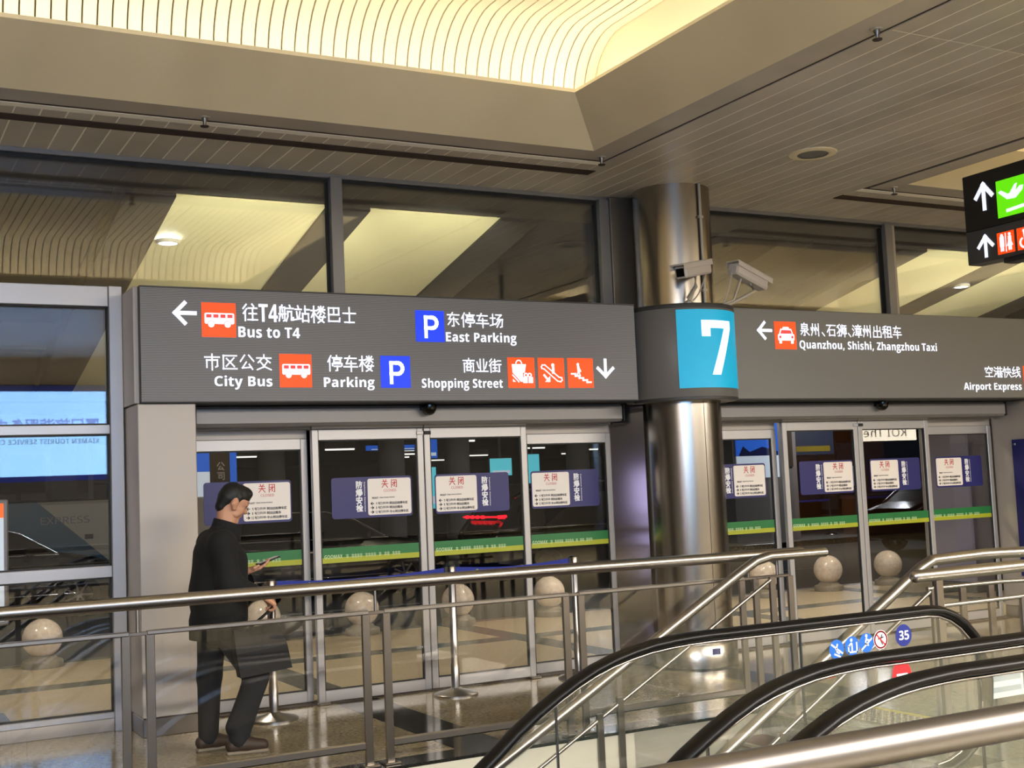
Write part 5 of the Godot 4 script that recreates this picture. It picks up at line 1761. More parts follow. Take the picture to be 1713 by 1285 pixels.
	blob(g, [cap(V.call(-0.06, 0.82, 0.05), 0.155, V.call(-0.06, 1.0, 0.05), 0.155), cap(V.call(-0.05, 0.82, -0.06), 0.155, V.call(-0.06, 1.0, -0.06), 0.15), cap(V.call(-0.06, 1.0, 0.04), 0.155, V.call(-0.05, 1.25, 0.05), 0.14), cap(V.call(-0.06, 1.0, -0.04), 0.155, V.call(-0.05, 1.25, -0.05), 0.14), cap(V.call(0.02, 0.84, 0), 0.12, V.call(0.03, 1.2, 0), 0.12), cap(shR + Vector3(0, -0.03, 0), 0.088, shL + Vector3(0, -0.03, 0), 0.088), cap(shR + Vector3(0, -0.02, 0), 0.082, elR, 0.07), cap(elR, 0.069, wrR + Vector3(-0.05, 0.022, 0), 0.05), cap(shL + Vector3(0, -0.02, 0), 0.082, elL, 0.07), cap(elL, 0.068, wrL + Vector3(-0.04, -0.005, -0.02), 0.05), cap(V.call(-0.03, 1.3, 0), 0.1, V.call(-0.01, 1.4, 0), 0.078)], 0.014, 0.05)
	var jk := gpart(o, "jacket", g, mats.cloth_black)
	# hem cut straight and stand-up collar
	g = Geo.new()
	for i in 36:
		var a0 := TAU * i / 36.0
		var a1 := TAU * (i + 1) / 36.0
		var hp := func(a: float, k: float, y: float) -> Vector3:
			return Vector3(-0.052 + cos(a) * 0.182 * k, y, sin(a) * 0.212 * k)
		g.quad(hp.call(a0, 1.0, 0.72), hp.call(a1, 1.0, 0.72), hp.call(a1, 1.0, 0.84), hp.call(a0, 1.0, 0.84), Vector3(cos(a0), 0, sin(a0)))
		g.quad(hp.call(a0, 1.0, 0.84), hp.call(a1, 1.0, 0.84), hp.call(a1, 0.9, 0.92), hp.call(a0, 0.9, 0.92), Vector3(cos(a0), 0.3, sin(a0)))
		g.quad(hp.call(a0, 1.0, 0.72), hp.call(a1, 1.0, 0.72), hp.call(a1, 0.5, 0.73), hp.call(a0, 0.5, 0.73), Vector3.DOWN)
	gpart(jk, "hem", g, mats.cloth_black)
	g = Geo.new()
	for i in 24:
		var a0 := TAU * i / 24.0
		var a1 := TAU * (i + 1) / 24.0
		var cp := func(a: float, up: bool) -> Vector3:
			var rr := 0.088 if up else 0.1
			return Vector3(0.005 + cos(a) * rr + (0.02 if up else 0.0), (1.46 if up else 1.36) - cos(a) * 0.03, sin(a) * rr * 0.95)
		g.quad(cp.call(a0, false), cp.call(a1, false), cp.call(a1, true), cp.call(a0, true), Vector3(cos(a0), 0, sin(a0)))
	gpart(jk, "collar", g, mats.cloth_black)
	# trousers
	g = Geo.new()
	blob(g, [cap(hipR + Vector3(0, -0.04, 0), 0.105, kneeR, 0.078), cap(kneeR, 0.078, ankR + Vector3(0, 0.0, 0), 0.062), cap(hipL + Vector3(0, -0.04, 0), 0.105, kneeL, 0.078), cap(kneeL, 0.078, ankL, 0.064), cap(hipL, 0.11, hipR, 0.11), cap(kneeR + Vector3(-0.02, -0.06, 0), 0.07, ankR + Vector3(-0.02, 0.08, 0), 0.062)], 0.014, 0.03)
	gpart(o, "trousers", g, mats.cloth_navy)
	for s in [[ankR, 0.2], [ankL, 0.05]]:
		var a: Vector3 = s[0]
		g = Geo.new()
		var f := Vector3(cos(s[1]), 0, sin(s[1]))
		blob(g, [cap(Vector3(a.x, 0.055, a.z) - f * 0.04, 0.045, Vector3(a.x, 0.06, a.z) + f * 0.05, 0.048), cap(Vector3(a.x, 0.055, a.z) + f * 0.05, 0.046, Vector3(a.x, 0.045, a.z) + f * 0.15, 0.036)], 0.01, 0.02)
		var sh := gpart(o, "shoe", g, mats.shoe)
		g = Geo.new()
		g.box(Vector3(a.x, 0.012, a.z) + f * 0.055, Vector3(0.265, 0.022, 0.085), 0.009, Basis(Vector3.UP, -s[1]))
		gpart(sh, "sole", g, mats.sole)
	# phone
	var ph := thing("mobile_phone", "flat mobile phone held in front of the man in black", "phone", Vector3(2.2, 0, -8.1) + wrL + Vector3(0.135, 0.062, 0.028))
	var tb := Basis(Vector3(0, 0, 1), 0.28) * Basis(Vector3.UP, 0.15)
	g = Geo.new()
	g.box(Vector3.ZERO, Vector3(0.155, 0.009, 0.074), 0.004, tb)
	gpart(ph, "case", g, mats.black)
	g = Geo.new()
	g.box(tb * Vector3(0, 0.005, 0), Vector3(0.148, 0.0015, 0.068), 0.0, tb)
	gpart(ph, "screen", g, mats.phone_glass)
	# tote bag hanging from the near hand
	var bg := thing("tote_bag", "large black tote bag hanging from the man's hand", "bag", Vector3(2.2, 0, -8.1))
	g = Geo.new()
	var c0: Vector3 = V.call(0.14, 0.655, 0.27)
	var tl := Basis(Vector3(0, 0, 1), 0.1)
	var tp := [Vector3(-0.155, 0.145, -0.012), Vector3(0.14, 0.145, -0.012), Vector3(0.14, 0.145, 0.012), Vector3(-0.155, 0.145, 0.012)]
	var md := [Vector3(-0.165, 0.0, -0.05), Vector3(0.165, 0.0, -0.05), Vector3(0.165, 0.0, 0.05), Vector3(-0.165, 0.0, 0.05)]
	var bt := [Vector3(-0.155, -0.15, -0.045), Vector3(0.18, -0.15, -0.045), Vector3(0.18, -0.15, 0.045), Vector3(-0.155, -0.15, 0.045)]
	for pr in [[tp, md], [md, bt]]:
		for i in 4:
			var j := (i + 1) % 4
			g.quad(c0 + tl * pr[0][i], c0 + tl * pr[0][j], c0 + tl * pr[1][j], c0 + tl * pr[1][i], tl * (pr[1][i] + pr[1][j]))
	g.quad(c0 + tl * bt[0], c0 + tl * bt[1], c0 + tl * bt[2], c0 + tl * bt[3], Vector3.DOWN)
	g.quad(c0 + tl * tp[0], c0 + tl * tp[1], c0 + tl * tp[2], c0 + tl * tp[3], Vector3.UP)
	gpart(bg, "body", g, mats.bag_black)
	for zz in [-0.014, 0.014]:
		g = Geo.new()
		var hp := PackedVector3Array()
		var apex: Vector3 = wrR + Vector3(0.075, -0.06, zz * 0.3)
		for i in 15:
			var t := i / 14.0
			var a: Vector3 = c0 + tl * Vector3(-0.075 + 0.17 * t, 0.13, zz)
			hp.append(a.lerp(apex, pow(sin(PI * t), 0.8)))
		g.tube(hp, 0.007, 8)
		gpart(bg, "handle", g, mats.bag_black)
	g = Geo.new()
	g.box(c0 + tl * Vector3(0.005, -0.085, 0.05), Vector3(0.33, 0.012, 0.004), 0.001, tl)
	gpart(bg, "seam", g, mats.gasket)

# ---------------------------------------------------------------- outdoors
func outside_ground() -> void:
	var p := setting("pavement", "pale granite pavement outside the doors with grey bands", "pavement")
	var xb := [-5.55, -2.57, 0.41, 3.4, 6.3, 9.25, 12.2, 15.2, 18.2]
	for zz in [[-11.82, -9.6], [-13.75, -12.16]]:
		var x := -12.0
		for b in xb:
			slab(p, "granite_slab", x, b, zz[0], zz[1], 0.0, mats.granite_out)
			slab(p, "grey_band", b, b + 0.3, zz[0], zz[1], 0.0, mats.granite_grey)
			x = b + 0.3
		slab(p, "granite_slab", x, 34, zz[0], zz[1], 0.0, mats.granite_out)
	slab(p, "grey_band", -12, 34, -12.16, -11.82, 0.0, mats.granite_grey)
	slab(p, "kerb", -12, 34, -13.95, -13.75, 0.0, mats.granite_grey, 0.2)
	var r := setting("road", "dark asphalt drop-off lane beyond the bollards", "road")
	slab(r, "asphalt", -30, 60, -80, -13.95, -0.08, mats.asphalt, 0.1)
	for x in [4.0, 12.0, 20.0]:
		slab(r, "lane_mark", x, x + 4.0, -17.62, -17.5, -0.072, mats.concrete, 0.02)
	var q := setting("pavement", "grey traffic island across the road with a dark kerb", "pavement")
	slab(q, "kerb", 9.0, 60, -23.5, -23.3, 0.04, mats.granite_dark, 0.14)
	slab(q, "paving", 9.0, 60, -33, -23.5, 0.04, mats.concrete, 0.14)

func outside_soffit() -> void:
	var s := setting("canopy", "sloping entrance canopy outside with pale panels between dark beams", "canopy")
	var yz := func(z: float) -> float:
		return 4.4 + 0.213 * (z + 10.3)
	bpart(s, "flat_soffit", Vector3(-12, 4.3, -10.8), Vector3(34, 4.5, -9.55), mats.soffit_dark, 0)
	var x := -8.34
	var lit := [2.58, 4.40, 11.68, 13.5]
	while x < 26.0:
		var bright := false
		for l in lit:
			if absf(l - x) < 0.2:
				bright = true
		var a := Vector3(x, yz.call(-10.8), -10.8)
		var b := Vector3(x + 1.39, yz.call(-10.8), -10.8)
		var c := Vector3(x + 1.39, yz.call(-16.6), -16.6)
		var d := Vector3(x, yz.call(-16.6), -16.6)
		var g := Geo.new()
		var t := Vector3(0, 0.04, 0)
		g.quad(a, b, c, d, Vector3.DOWN)
		g.quad(a + t, b + t, c + t, d + t, Vector3.UP)
		if bright:
			gpart(s, "pale_panel", g, mats.soffit_light)
		else:
			gpart(s, "skylight_pane", g, mats.pane)
		g = Geo.new()
		var e := Vector3(0.43, 0, 0)
		var dn := Vector3(0, -0.03, 0)
		t = Vector3(0, 0.25, 0)
		g.quad(b + dn, b + e + dn, c + e + dn, c + dn, Vector3.DOWN)
		g.quad(b + dn, c + dn, c + t, b + t, Vector3.LEFT)
		g.quad(b + e + dn, c + e + dn, c + e + t, b + e + t, Vector3.RIGHT)
		g.quad(b + dn, b + e + dn, b + e + t, b + t, Vector3(0, 0, 1))
		gpart(s, "beam", g, mats.soffit_dark)
		x += 1.82
	bpart(s, "edge_beam", Vector3(-12, 2.95, -17.0), Vector3(34, 3.6, -16.6), mats.soffit_dark, 0)
	bpart(s, "road_deck", Vector3(-30, 3.7, -80), Vector3(60, 4.0, -17.0), mats.concrete, 0)
	# flood lamps on the outer face of the spandrel that wash the pale panels
	for k in 4:
		var xc: float = lit[k] + 0.7
		var o := thing("flood_lamp", ["flood lamp hidden behind the left sign, washing the first pale canopy panel", "flood lamp hidden behind the left sign, washing the second pale canopy panel", "flood lamp hidden behind the right sign, washing the left pale canopy panel there", "flood lamp hidden behind the right sign, washing the right pale canopy panel there"][k], "lamp", Vector3(xc, 2.75, -9.72), 0.0, "flood lamps under the canopy")
		bpart(o, "housing", Vector3(-0.15, -0.05, -0.1), Vector3(0.15, 0.04, 0.2), mats.alu_dark, 0.01)
		bpart(o, "lens", Vector3(-0.13, 0.04, -0.09), Vector3(0.13, 0.046, 0.05), mats.lamp_warm, 0)
		var l := SpotLight3D.new()
		l.name = "flood_light"
		l.light_energy = FLOOD
		l.light_color = Color(1.0, 0.97, 0.8)
		l.spot_angle = 40.0
		l.spot_angle_attenuation = 0.5
		l.spot_range = 30.0
		l.light_size = 0.08
		l.shadow_enabled = true
		add_child(l, true)
		l.position = Vector3(xc, 2.83, -9.85)
		l.look_at_from_position(l.position, Vector3(xc, 4.0, -11.9), Vector3.UP)
	# round downlights in the canopy that light the pavement
	var dl := [[2.72, "round white canopy downlight seen through the left clerestory window"], [9.6, "round white canopy downlight seen right of the box cameras"], [-0.9, "round canopy downlight beyond the left edge of the window"], [8.35, "round canopy downlight hidden behind the steel column"], [13.3, "round canopy downlight behind the right sign"]]
	for e in dl:
		var z := -11.75
		var y: float = yz.call(z)
		var o := thing("downlight", e[1], "light", Vector3(e[0], y - 0.035, z), 0.0, "round downlights in the canopy")
		var g := Geo.new()
		g.lathe(Vector3.ZERO, [Vector2(0.0, -0.012), Vector2(0.085, -0.012), Vector2(0.085, 0.0)], 24)
		gpart(o, "lamp_disc", g, mats.lamp_white)
		g = Geo.new()
		g.lathe(Vector3.ZERO, [Vector2(0.086, -0.014), Vector2(0.11, -0.014), Vector2(0.112, 0.02)], 24)
		gpart(o, "rim", g, mats.white)
		var l := SpotLight3D.new()
		l.name = "down_light"
		l.light_energy = DOWN
		l.light_color = Color(1.0, 0.95, 0.86)
		l.spot_angle = 68.0
		l.spot_angle_attenuation = 0.8
		l.spot_range = 30.0
		l.light_size = 0.08
		l.shadow_enabled = true
		add_child(l, true)
		l.position = Vector3(e[0], y - 0.07, z)
		l.rotation_degrees = Vector3(-90, 0, 0)

const FLOOD := 4.2
const DOWN := 8.0

func bollards() -> void:
	var xs := [1.8, 3.0, 4.12, 5.29, 6.52, 7.78, 8.9, 10.95, 12.08, 13.21, 14.5]
	var nm := ["stone ball bollard beyond the left window", "stone ball bollard hidden behind the clad pillar", "stone ball bollard showing behind the man's bag", "stone ball bollard behind the left sliding leaf, between the paired railing posts", "stone ball bollard behind the middle queue post", "stone ball bollard behind the frame of the left doors' right leaf", "stone ball bollard just left of the steel column", "stone ball bollard just right of the steel column, topped by the railing", "stone ball bollard seen through the left leaf of the right doors", "stone ball bollard seen through the right leaf of the right doors", "stone ball bollard low behind the far right railing"]
	var first: Node3D
	for i in xs.size():
		if i == 0:
			first = thing("ball_bollard", nm[i], "bollard", Vector3(xs[i], 0, -13.55), 0.0, "stone ball bollards along the kerb")
			var g := Geo.new()
			var pr := []
			for k in 21:
				var a := PI * (0.12 + 0.88 * k / 20.0)
				pr.append(Vector2(sin(a) * 0.197, 0.29 - cos(a) * 0.197))
			g.lathe(Vector3.ZERO, pr, 36)
			gpart(first, "ball", g, mats.ball_stone)
			g = Geo.new()
			g.lathe(Vector3.ZERO, [Vector2(0.2, 0.0), Vector2(0.2, 0.06), Vector2(0.19, 0.075), Vector2(0.15, 0.085), Vector2(0.13, 0.11), Vector2(0.1, 0.13)], 36)
			gpart(first, "plinth", g, mats.ball_base)
		else:
			copy_of(first, nm[i], Vector3(xs[i], 0, -13.55 - (0.1 if xs[i] < 10.0 else -0.2)), i * 0.7)

func wheel(o: Node3D, at: Vector3, r: float, w: float) -> void:
	var g := Geo.new()
	var pr := [Vector2(r * 0.66, -w * 0.5), Vector2(r * 0.95, -w * 0.5), Vector2(r, -w * 0.4), Vector2(r, w * 0.4), Vector2(r * 0.95, w * 0.5), Vector2(r * 0.66, w * 0.5)]
	g.lathe(Vector3.ZERO, pr, 28)
	var m := gpart(o, "wheel", g, mats.tyre)
	m.position = at
	m.rotation.x = PI * 0.5
	g = Geo.new()
	g.lathe(Vector3.ZERO, [Vector2(0.0, w * 0.4), Vector2(r * 0.14, w * 0.42), Vector2(r * 0.16, w * 0.36)], 16)
	for k in 7:
		var a := TAU * k / 7.0
		g.box(Vector3(cos(a), 0, sin(a)) * r * 0.38 + Vector3(0, w * 0.36, 0), Vector3(r * 0.62, w * 0.1, r * 0.1), 0.004, Basis(Vector3.UP, -a))
	g.lathe(Vector3.ZERO, [Vector2(r * 0.6, w * 0.3), Vector2(r * 0.66, w * 0.48), Vector2(r * 0.69, w * 0.5)], 28)
	gpart(m, "rim", g, mats.steel_flat)

# car facing +x; near side is +z; origin on the ground under the middle
func car(o: Node3D, L: float, H: float, paint: Material, suv: bool) -> void:
	var hw := 0.9
	# stations: x, sill, shoulder height, roof height (or 0), half width at shoulder, half width at roof
	var st := [[-0.5, 0.42, 0.72, 0.74, 0.62, 0.55], [-0.485, 0.3, 0.9, 0.93, 0.8, 0.62], [-0.4, 0.24, 0.95, 1.06 if not suv else H - 0.25, 0.88, 0.66], [-0.3, 0.22, 0.95, H - 0.12 if not suv else H - 0.03, 0.9, 0.64], [-0.14, 0.22, 0.94, H, 0.9, 0.63], [0.04, 0.22, 0.93, H - 0.02, 0.9, 0.63], [0.14, 0.22, 0.92, H - 0.16, 0.9, 0.66], [0.25, 0.22, 0.91, 1.0, 0.89, 0.72], [0.36, 0.22, 0.86, 0.9, 0.87, 0.72], [0.46, 0.25, 0.72, 0.76, 0.8, 0.66], [0.5, 0.36, 0.6, 0.62, 0.62, 0.55]]
	var ringof := func(s: Array) -> Array:
		var x: float = s[0] * L
		var w: float = s[4]
		return [Vector3(x, s[1], 0), Vector3(x, s[1], w * 0.9), Vector3(x, s[1] + 0.12, w), Vector3(x, s[2] - 0.12, w), Vector3(x, s[2], w * 0.96), Vector3(x, s[3] - 0.04, s[5]), Vector3(x, s[3], s[5] * 0.8), Vector3(x, s[3], 0)]
	var g := Geo.new()
	var gls := {1.0: Geo.new(), -1.0: Geo.new()}
	for i in st.size() - 1:
		var a: Array = ringof.call(st[i])
		var b: Array = ringof.call(st[i + 1])
		for sg in [1.0, -1.0]:
			var fl := Vector3(1, 1, sg)
			for j in 7:
				var m: Vector3 = (a[j] + b[j + 1]) * 0.5 * fl
				var glass: bool = j == 4 and i >= 2 and i <= 6
				(gls[sg] if glass else g).quad(a[j] * fl, a[j + 1] * fl, b[j + 1] * fl, b[j] * fl, m - Vector3(m.x * 0.7, 0.6, 0))
			if i == 0:
				for j in range(1, 7):
					g.ftri(a[0] * fl, a[j] * fl, a[j + 1] * fl, Vector3.LEFT)
			if i == st.size() - 2:
				for j in range(1, 7):
					g.ftri(b[0] * fl, b[j] * fl, b[j + 1] * fl, Vector3.RIGHT)
	gpart(o, "bodywork", g, paint)
	for sg in [1.0, -1.0]:
		gpart(o, "side_glass", gls[sg], mats.car_glass)
	g = Geo.new()
	for sg in [1.0, -1.0]:
		g.tube(PackedVector3Array([Vector3(-0.4 * L, 1.0, 0.86 * sg), Vector3(0.25 * L, 0.965, 0.875 * sg)]), 0.012, 6)
		var rp := PackedVector3Array()
		for i in range(2, 8):
			rp.append(Vector3(st[i][0] * L, st[i][3] - 0.02, (st[i][5] + 0.012) * sg))
		g.tube(rp, 0.014, 6)
		g.box(Vector3(-0.05 * L, 0.78, 0.908 * sg), Vector3(0.16, 0.025, 0.012), 0.003)
		g.tube(PackedVector3Array([Vector3(-0.36 * L, 0.36, 0.9 * sg), Vector3(0.3 * L, 0.36, 0.9 * sg)]), 0.01, 6)
	gpart(o, "chrome_trim", g, mats.chrome)
	g = Geo.new()
	for sg in [1.0, -1.0]:
		g.box(Vector3(0.16 * L, 1.02, 0.98 * sg), Vector3(0.12, 0.12, 0.18), 0.03)
	gpart(o, "mirrors", g, paint)
	for x in [-0.31, 0.31]:
		for z in [0.8, -0.8]:
			wheel(o, Vector3(x * L, 0.33, z), 0.33, 0.22)

func vehicles() -> void:
	var gy := -0.08
	var c := thing("sedan_car", "shiny black sedan seen through the left window, in front of the bus", "car", Vector3(1.75, gy, -21.2))
	car(c, 4.8, 1.48, mats.car_paint, false)
	var g := Geo.new()
	g.box(Vector3(2.18, 0.76, 0.74), Vector3(0.3, 0.09, 0.14), 0.03, Basis(Vector3(0, 0, 1), -0.12))
	gpart(c, "headlamp", g, mats.chrome)
	c = thing("sedan_car", "dark car behind the left sliding leaf of the left doors", "car", Vector3(6.9, gy, -20.4))
	car(c, 4.7, 1.46, mats.car_paint, false)
	g = Geo.new()
	g.box(Vector3(2.14, 0.74, 0.72), Vector3(0.22, 0.08, 0.14), 0.03)
	gpart(c, "headlamp", g, mats.chrome)
	c = thing("van_car", "dark people carrier with a glowing red tail lamp strip behind the left doors", "car", Vector3(12.2, gy, -19.6))
	car(c, 5.0, 1.78, mats.car_paint, true)
	g = Geo.new()
	g.box(Vector3(-2.34, 1.2, 0.0), Vector3(0.06, 0.028, 1.3), 0.01)
	for zz in [-0.5, -0.3, -0.1, 0.1]:
		g.box(Vector3(-2.35, 1.2, zz), Vector3(0.05, 0.055, 0.07), 0.01)
	g.box(Vector3(-2.27, 1.2, 0.68), Vector3(0.18, 0.06, 0.08), 0.02)
	gpart(c, "tail_light", g, mats.tail_red)
	g = Geo.new()
	g.box(Vector3(-2.46, 0.66, 0.0), Vector3(0.02, 0.12, 0.42), 0.004)
	gpart(c, "number_plate", g, mats.alu)
	c = thing("sedan_car", "dark car with bright glints behind the rightmost door glass", "car", Vector3(21.5, gy, -19.2))
	car(c, 4.7, 1.46, mats.car_paint, false)
	# coach with the word EXPRESS
	var b := thing("coach_bus", "cream and teal coach lettered EXPRESS beyond the left window", "bus", Vector3(0, gy, -22.65))
	bpart(b, "body_side", Vector3(-7.5, 0.35, -2.5), Vector3(6.2, 1.78, 0), mats.bus_cream, 0.05)
	bpart(b, "window_band", Vector3(-7.45, 1.78, -2.46), Vector3(6.12, 2.95, -0.03), mats.car_glass, 0.04)
	bpart(b, "roof", Vector3(-7.5, 2.95, -2.5), Vector3(6.15, 3.3, 0), mats.bus_cream, 0.1)
	g = Geo.new()
	g.plate(PackedVector2Array([Vector2(1.7, 1.78), Vector2(2.95, 1.78), Vector2(4.15, 0.7), Vector2(4.15, 0.45), Vector2(1.7, 0.45)]), 0.006, Vector3.ZERO)
	gpart(b, "teal_swoosh", g, mats.bus_teal)
	g = Geo.new()
	latin(g, "EXPRESS", 3.0, 3.8, 1.4, 1.52, Vector3(0, 0, 0.008), Basis(), "Droid Sans", false)
	gpart(b, "lettering", g, mats.alu_dark)
	bpart(b, "vent", Vector3(3.72, 1.12, 0), Vector3(3.86, 1.2, 0.01), mats.black, 0)
	for x in [-5.2, 4.6]:
		wheel(b, Vector3(x, 0.48, -0.2), 0.48, 0.3)
	for x in [-5.0, -2.8, -0.6, 1.6, 3.8]:
		bpart(b, "window_pillar", Vector3(x, 1.8, -0.03), Vector3(x + 0.08, 2.93, -0.02), mats.black, 0)

func outside_far() -> void:
	# concrete columns across the road
	var cn := [[10.27, -24.5, "round concrete column across the road behind the left sliding leaf"], [12.0, -24.9, "round concrete column across the road behind the right sliding leaf"], [8.0, -25.6, "round concrete column far across the road behind the left doors"], [15.3, -25.2, "round concrete column across the road just left of the steel column"], [26.5, -29.0, "round concrete column across the road behind the right doors"]]
	for e in cn:
		var o := thing("concrete_column", e[2], "column", Vector3(e[0], -0.08, e[1]), 0.0, "concrete columns across the road")
		var g := Geo.new()
		g.lathe(Vector3.ZERO, [Vector2(0.34, 0.0), Vector2(0.34, 0.12), Vector2(0.28, 0.16), Vector2(0.28, 3.78)], 28)
		gpart(o, "shaft", g, mats.concrete)
		g = Geo.new()
		g.lathe(Vector3.ZERO, [Vector2(0.29, 0.5), Vector2(0.295, 0.52), Vector2(0.295, 0.62), Vector2(0.29, 0.64)], 28)
		gpart(o, "guard_band", g, mats.asphalt)
	# advert pillars
	var p := thing("advert_pillar", "pale square pillar with posters outside the leftmost door glass", "pillar", Vector3(4.0, 0, -16.4))
	bpart(p, "core", Vector3(0, -0.08, -0.35), Vector3(0.56, 3.6, 0.3), mats.cladding, 0.01)
	bpart(p, "picture_sign", Vector3(0.005, 1.98, 0.3), Vector3(0.2, 2.6, 0.32), mats.ad_blue, 0)
	bpart(p, "caption_sign", Vector3(0.005, 1.66, 0.3), Vector3(0.2, 1.98, 0.32), mats.ad_white, 0)
	bpart(p, "brown_panel", Vector3(0.205, 1.66, 0.3), Vector3(0.465, 2.6, 0.315), mats.pillar_brown, 0)
	bpart(p, "edge_sign", Vector3(0.47, 1.66, 0.3), Vector3(0.555, 2.6, 0.32), mats.ad_blue, 0)
	var g := Geo.new()
	han(g, "公司", 0.29, 0.4, 1.85, 2.1, 0.11, true, Vector3(0, 0, 0.318))
	gpart(p, "lettering", g, mats.print_white)
	p = thing("advert_pillar", "pale square pillar with a blue and white poster across the road at right", "pillar", Vector3(19.1, 0.04, -24.5))
	bpart(p, "core", Vector3(0, 0, -0.6), Vector3(2.0, 3.5, 0.3), mats.cladding, 0.01)
	bpart(p, "picture_sign", Vector3(0.1, 2.1, 0.3), Vector3(1.4, 3.0, 0.33), mats.ad_blue, 0)
	bpart(p, "caption_sign", Vector3(0.1, 1.56, 0.3), Vector3(1.4, 2.1, 0.33), mats.ad_white, 0)
	bpart(p, "brown_panel", Vector3(1.58, 1.8, 0.3), Vector3(1.86, 3.0, 0.33), mats.pillar_brown, 0)
	g = Geo.new()
	g.plate(PackedVector2Array([Vector2(0.15, 2.1), Vector2(1.38, 2.1), Vector2(1.38, 2.2), Vector2(0.9, 2.32), Vector2(0.5, 2.2), Vector2(0.3, 2.34)]), 0.004, Vector3(0, 0, 0.331))
	gpart(p, "skyline_print", g, mats.sticker_navy)
	var specs := [["advert_screen", Vector3(21.05, 2.12, -24.3), Vector2(1.4, 0.75), "ad_dusk", "dark blue and yellow advert screen across the road at right", "ad_yellow"], ["advert_screen", Vector3(13.9, 1.92, -27), Vector2(0.6, 0.42), "ad_cyan", "small cyan lit advert above the third notice", "ad_white"], ["advert_screen", Vector3(14.92, 1.3, -27.0), Vector2(0.36, 1.12), "ad_cyan", "tall cyan lit advert left of the fourth notice", "ad_white"], ["advert_screen", Vector3(12.2, 1.2, -27), Vector2(0.25, 0.98), "ad_cyan", "narrow cyan lit advert beside the meeting line of the left doors", "ad_white"], ["advert_screen", Vector3(12.2, 2.4, -27.2), Vector2(0.4, 0.45), "ad_blue", "small blue lit advert high behind the right sliding leaf", "ad_white"], ["shop_sign", Vector3(11.88, 2.72, -30), Vector2(1.5, 0.13), "ad_blue", "long low blue lit shop sign far beyond the left doors", "ad_white"], ["shop_sign", Vector3(12.26, 2.86, -29.7), Vector2(0.5, 0.12), "ad_red", "short red lit shop sign far beyond the left doors", "ad_white"], ["shop_sign", Vector3(22.76, 1.3, -24.0), Vector2(0.22, 0.5), "ad_white", "white vertical lit sign by the meeting line of the right doors", "ad_blue"], ["shop_sign", Vector3(22.74, 1.84, -23.8), Vector2(0.24, 0.2), "ad_red", "small red lit sign above a white vertical one", "ad_white"]]
	for s in specs:
		var o := thing(s[0], s[4], "sign", s[1])
		var w: float = s[2].x
		var h: float = s[2].y
		bpart(o, "lit_sign_face", Vector3(0, 0, -0.08), Vector3(w, h, 0), mats[s[3]], 0.01)
		bpart(o, "frame", Vector3(-0.02, -0.02, -0.1), Vector3(w + 0.02, h + 0.02, -0.02), mats.black, 0.01)
		bpart(o, "sign_band", Vector3(w * 0.1, h * 0.12, 0), Vector3(w * 0.9, h * 0.3, 0.004), mats[s[5]], 0)
		bpart(o, "bracket", Vector3(w * 0.45, h, -0.1), Vector3(w * 0.55, 3.7 - s[1].y, -0.04), mats.alu_dark, 0.004)
	# tube lamps far under the road deck
	var tl := [[15.0, -52.0], [17.2, -46.2], [24.8, -58.3], [21.0, -49.0], [23.3, -53.8], [30.2, -65.5], [19.9, -41.0], [29.5, -58.7], [28.0, -50.0], [36.0, -60.0], [26.9, -44.5], [33.4, -54.0]]
	for i in tl.size():
		var nth: String = ["leftmost", "second", "third", "fourth", "fifth", "sixth", "seventh", "eighth", "ninth", "tenth", "eleventh", "rightmost"][i]
		var o := thing("tube_lamp", nth + " white tube lamp from the left far outside under the road deck", "lamp", Vector3(tl[i][0], 3.4, tl[i][1]), 0.0, "tube lamps far under the road deck")
		bpart(o, "tube", Vector3(-0.6, -0.03, -0.05), Vector3(0.6, 0.03, 0.05), mats.lamp_far, 0.01)
		bpart(o, "fitting", Vector3(-0.63, 0.03, -0.06), Vector3(0.63, 0.3, 0.06), mats.white, 0.01)
	var dk := [[4.0, -17.6, "white deck lamp over the road lane at left"], [13.0, -20.6, "white deck lamp over the road lane in the middle"], [22.0, -23.0, "white deck lamp over the traffic island"]]
	for e in dk:
		var o := thing("deck_lamp", e[2], "lamp", Vector3(e[0], 3.66, e[1]), 0.0, "lamps under the road deck")
		bpart(o, "lamp_tube", Vector3(-0.6, -0.02, -0.06), Vector3(0.6, 0.02, 0.06), mats.lamp_white, 0.01)
		bpart(o, "fitting", Vector3(-0.65, 0.0, -0.08), Vector3(0.65, 0.04, 0.08), mats.white, 0.01)
		area_light("deck_lamp_light", Vector3(e[0], 3.62, e[1]), Vector2(1.2, 0.12), Vector3.DOWN, DECK, Color(0.95, 0.97, 1.0))
	var w2 := setting("building_far", "dark building wall far across the road", "building")
	bpart(w2, "wall_panel", Vector3(-30, -0.1, -81), Vector3(60, 4.0, -80), mats.asphalt, 0)
	# queue posts across the road at right
	var qx := [[21.6, -25.0], [22.9, -25.1], [24.2, -25.2], [25.2, -25.0]]
	for e in qx:
		var which: String = ["leftmost", "second", "third", "rightmost"][qx.find(e)]
		var o := thing("island_queue_post", which + " thin steel queue post on the island across the road", "queue post", Vector3(e[0], 0.04, e[1]), 0.0, "queue posts on the island")
		g = Geo.new()
		g.lathe(Vector3.ZERO, [Vector2(0.17, 0.0), Vector2(0.16, 0.02), Vector2(0.03, 0.05), Vector2(0.03, 0.95), Vector2(0.0, 0.96)], 16)
		gpart(o, "tube", g, mats.steel)
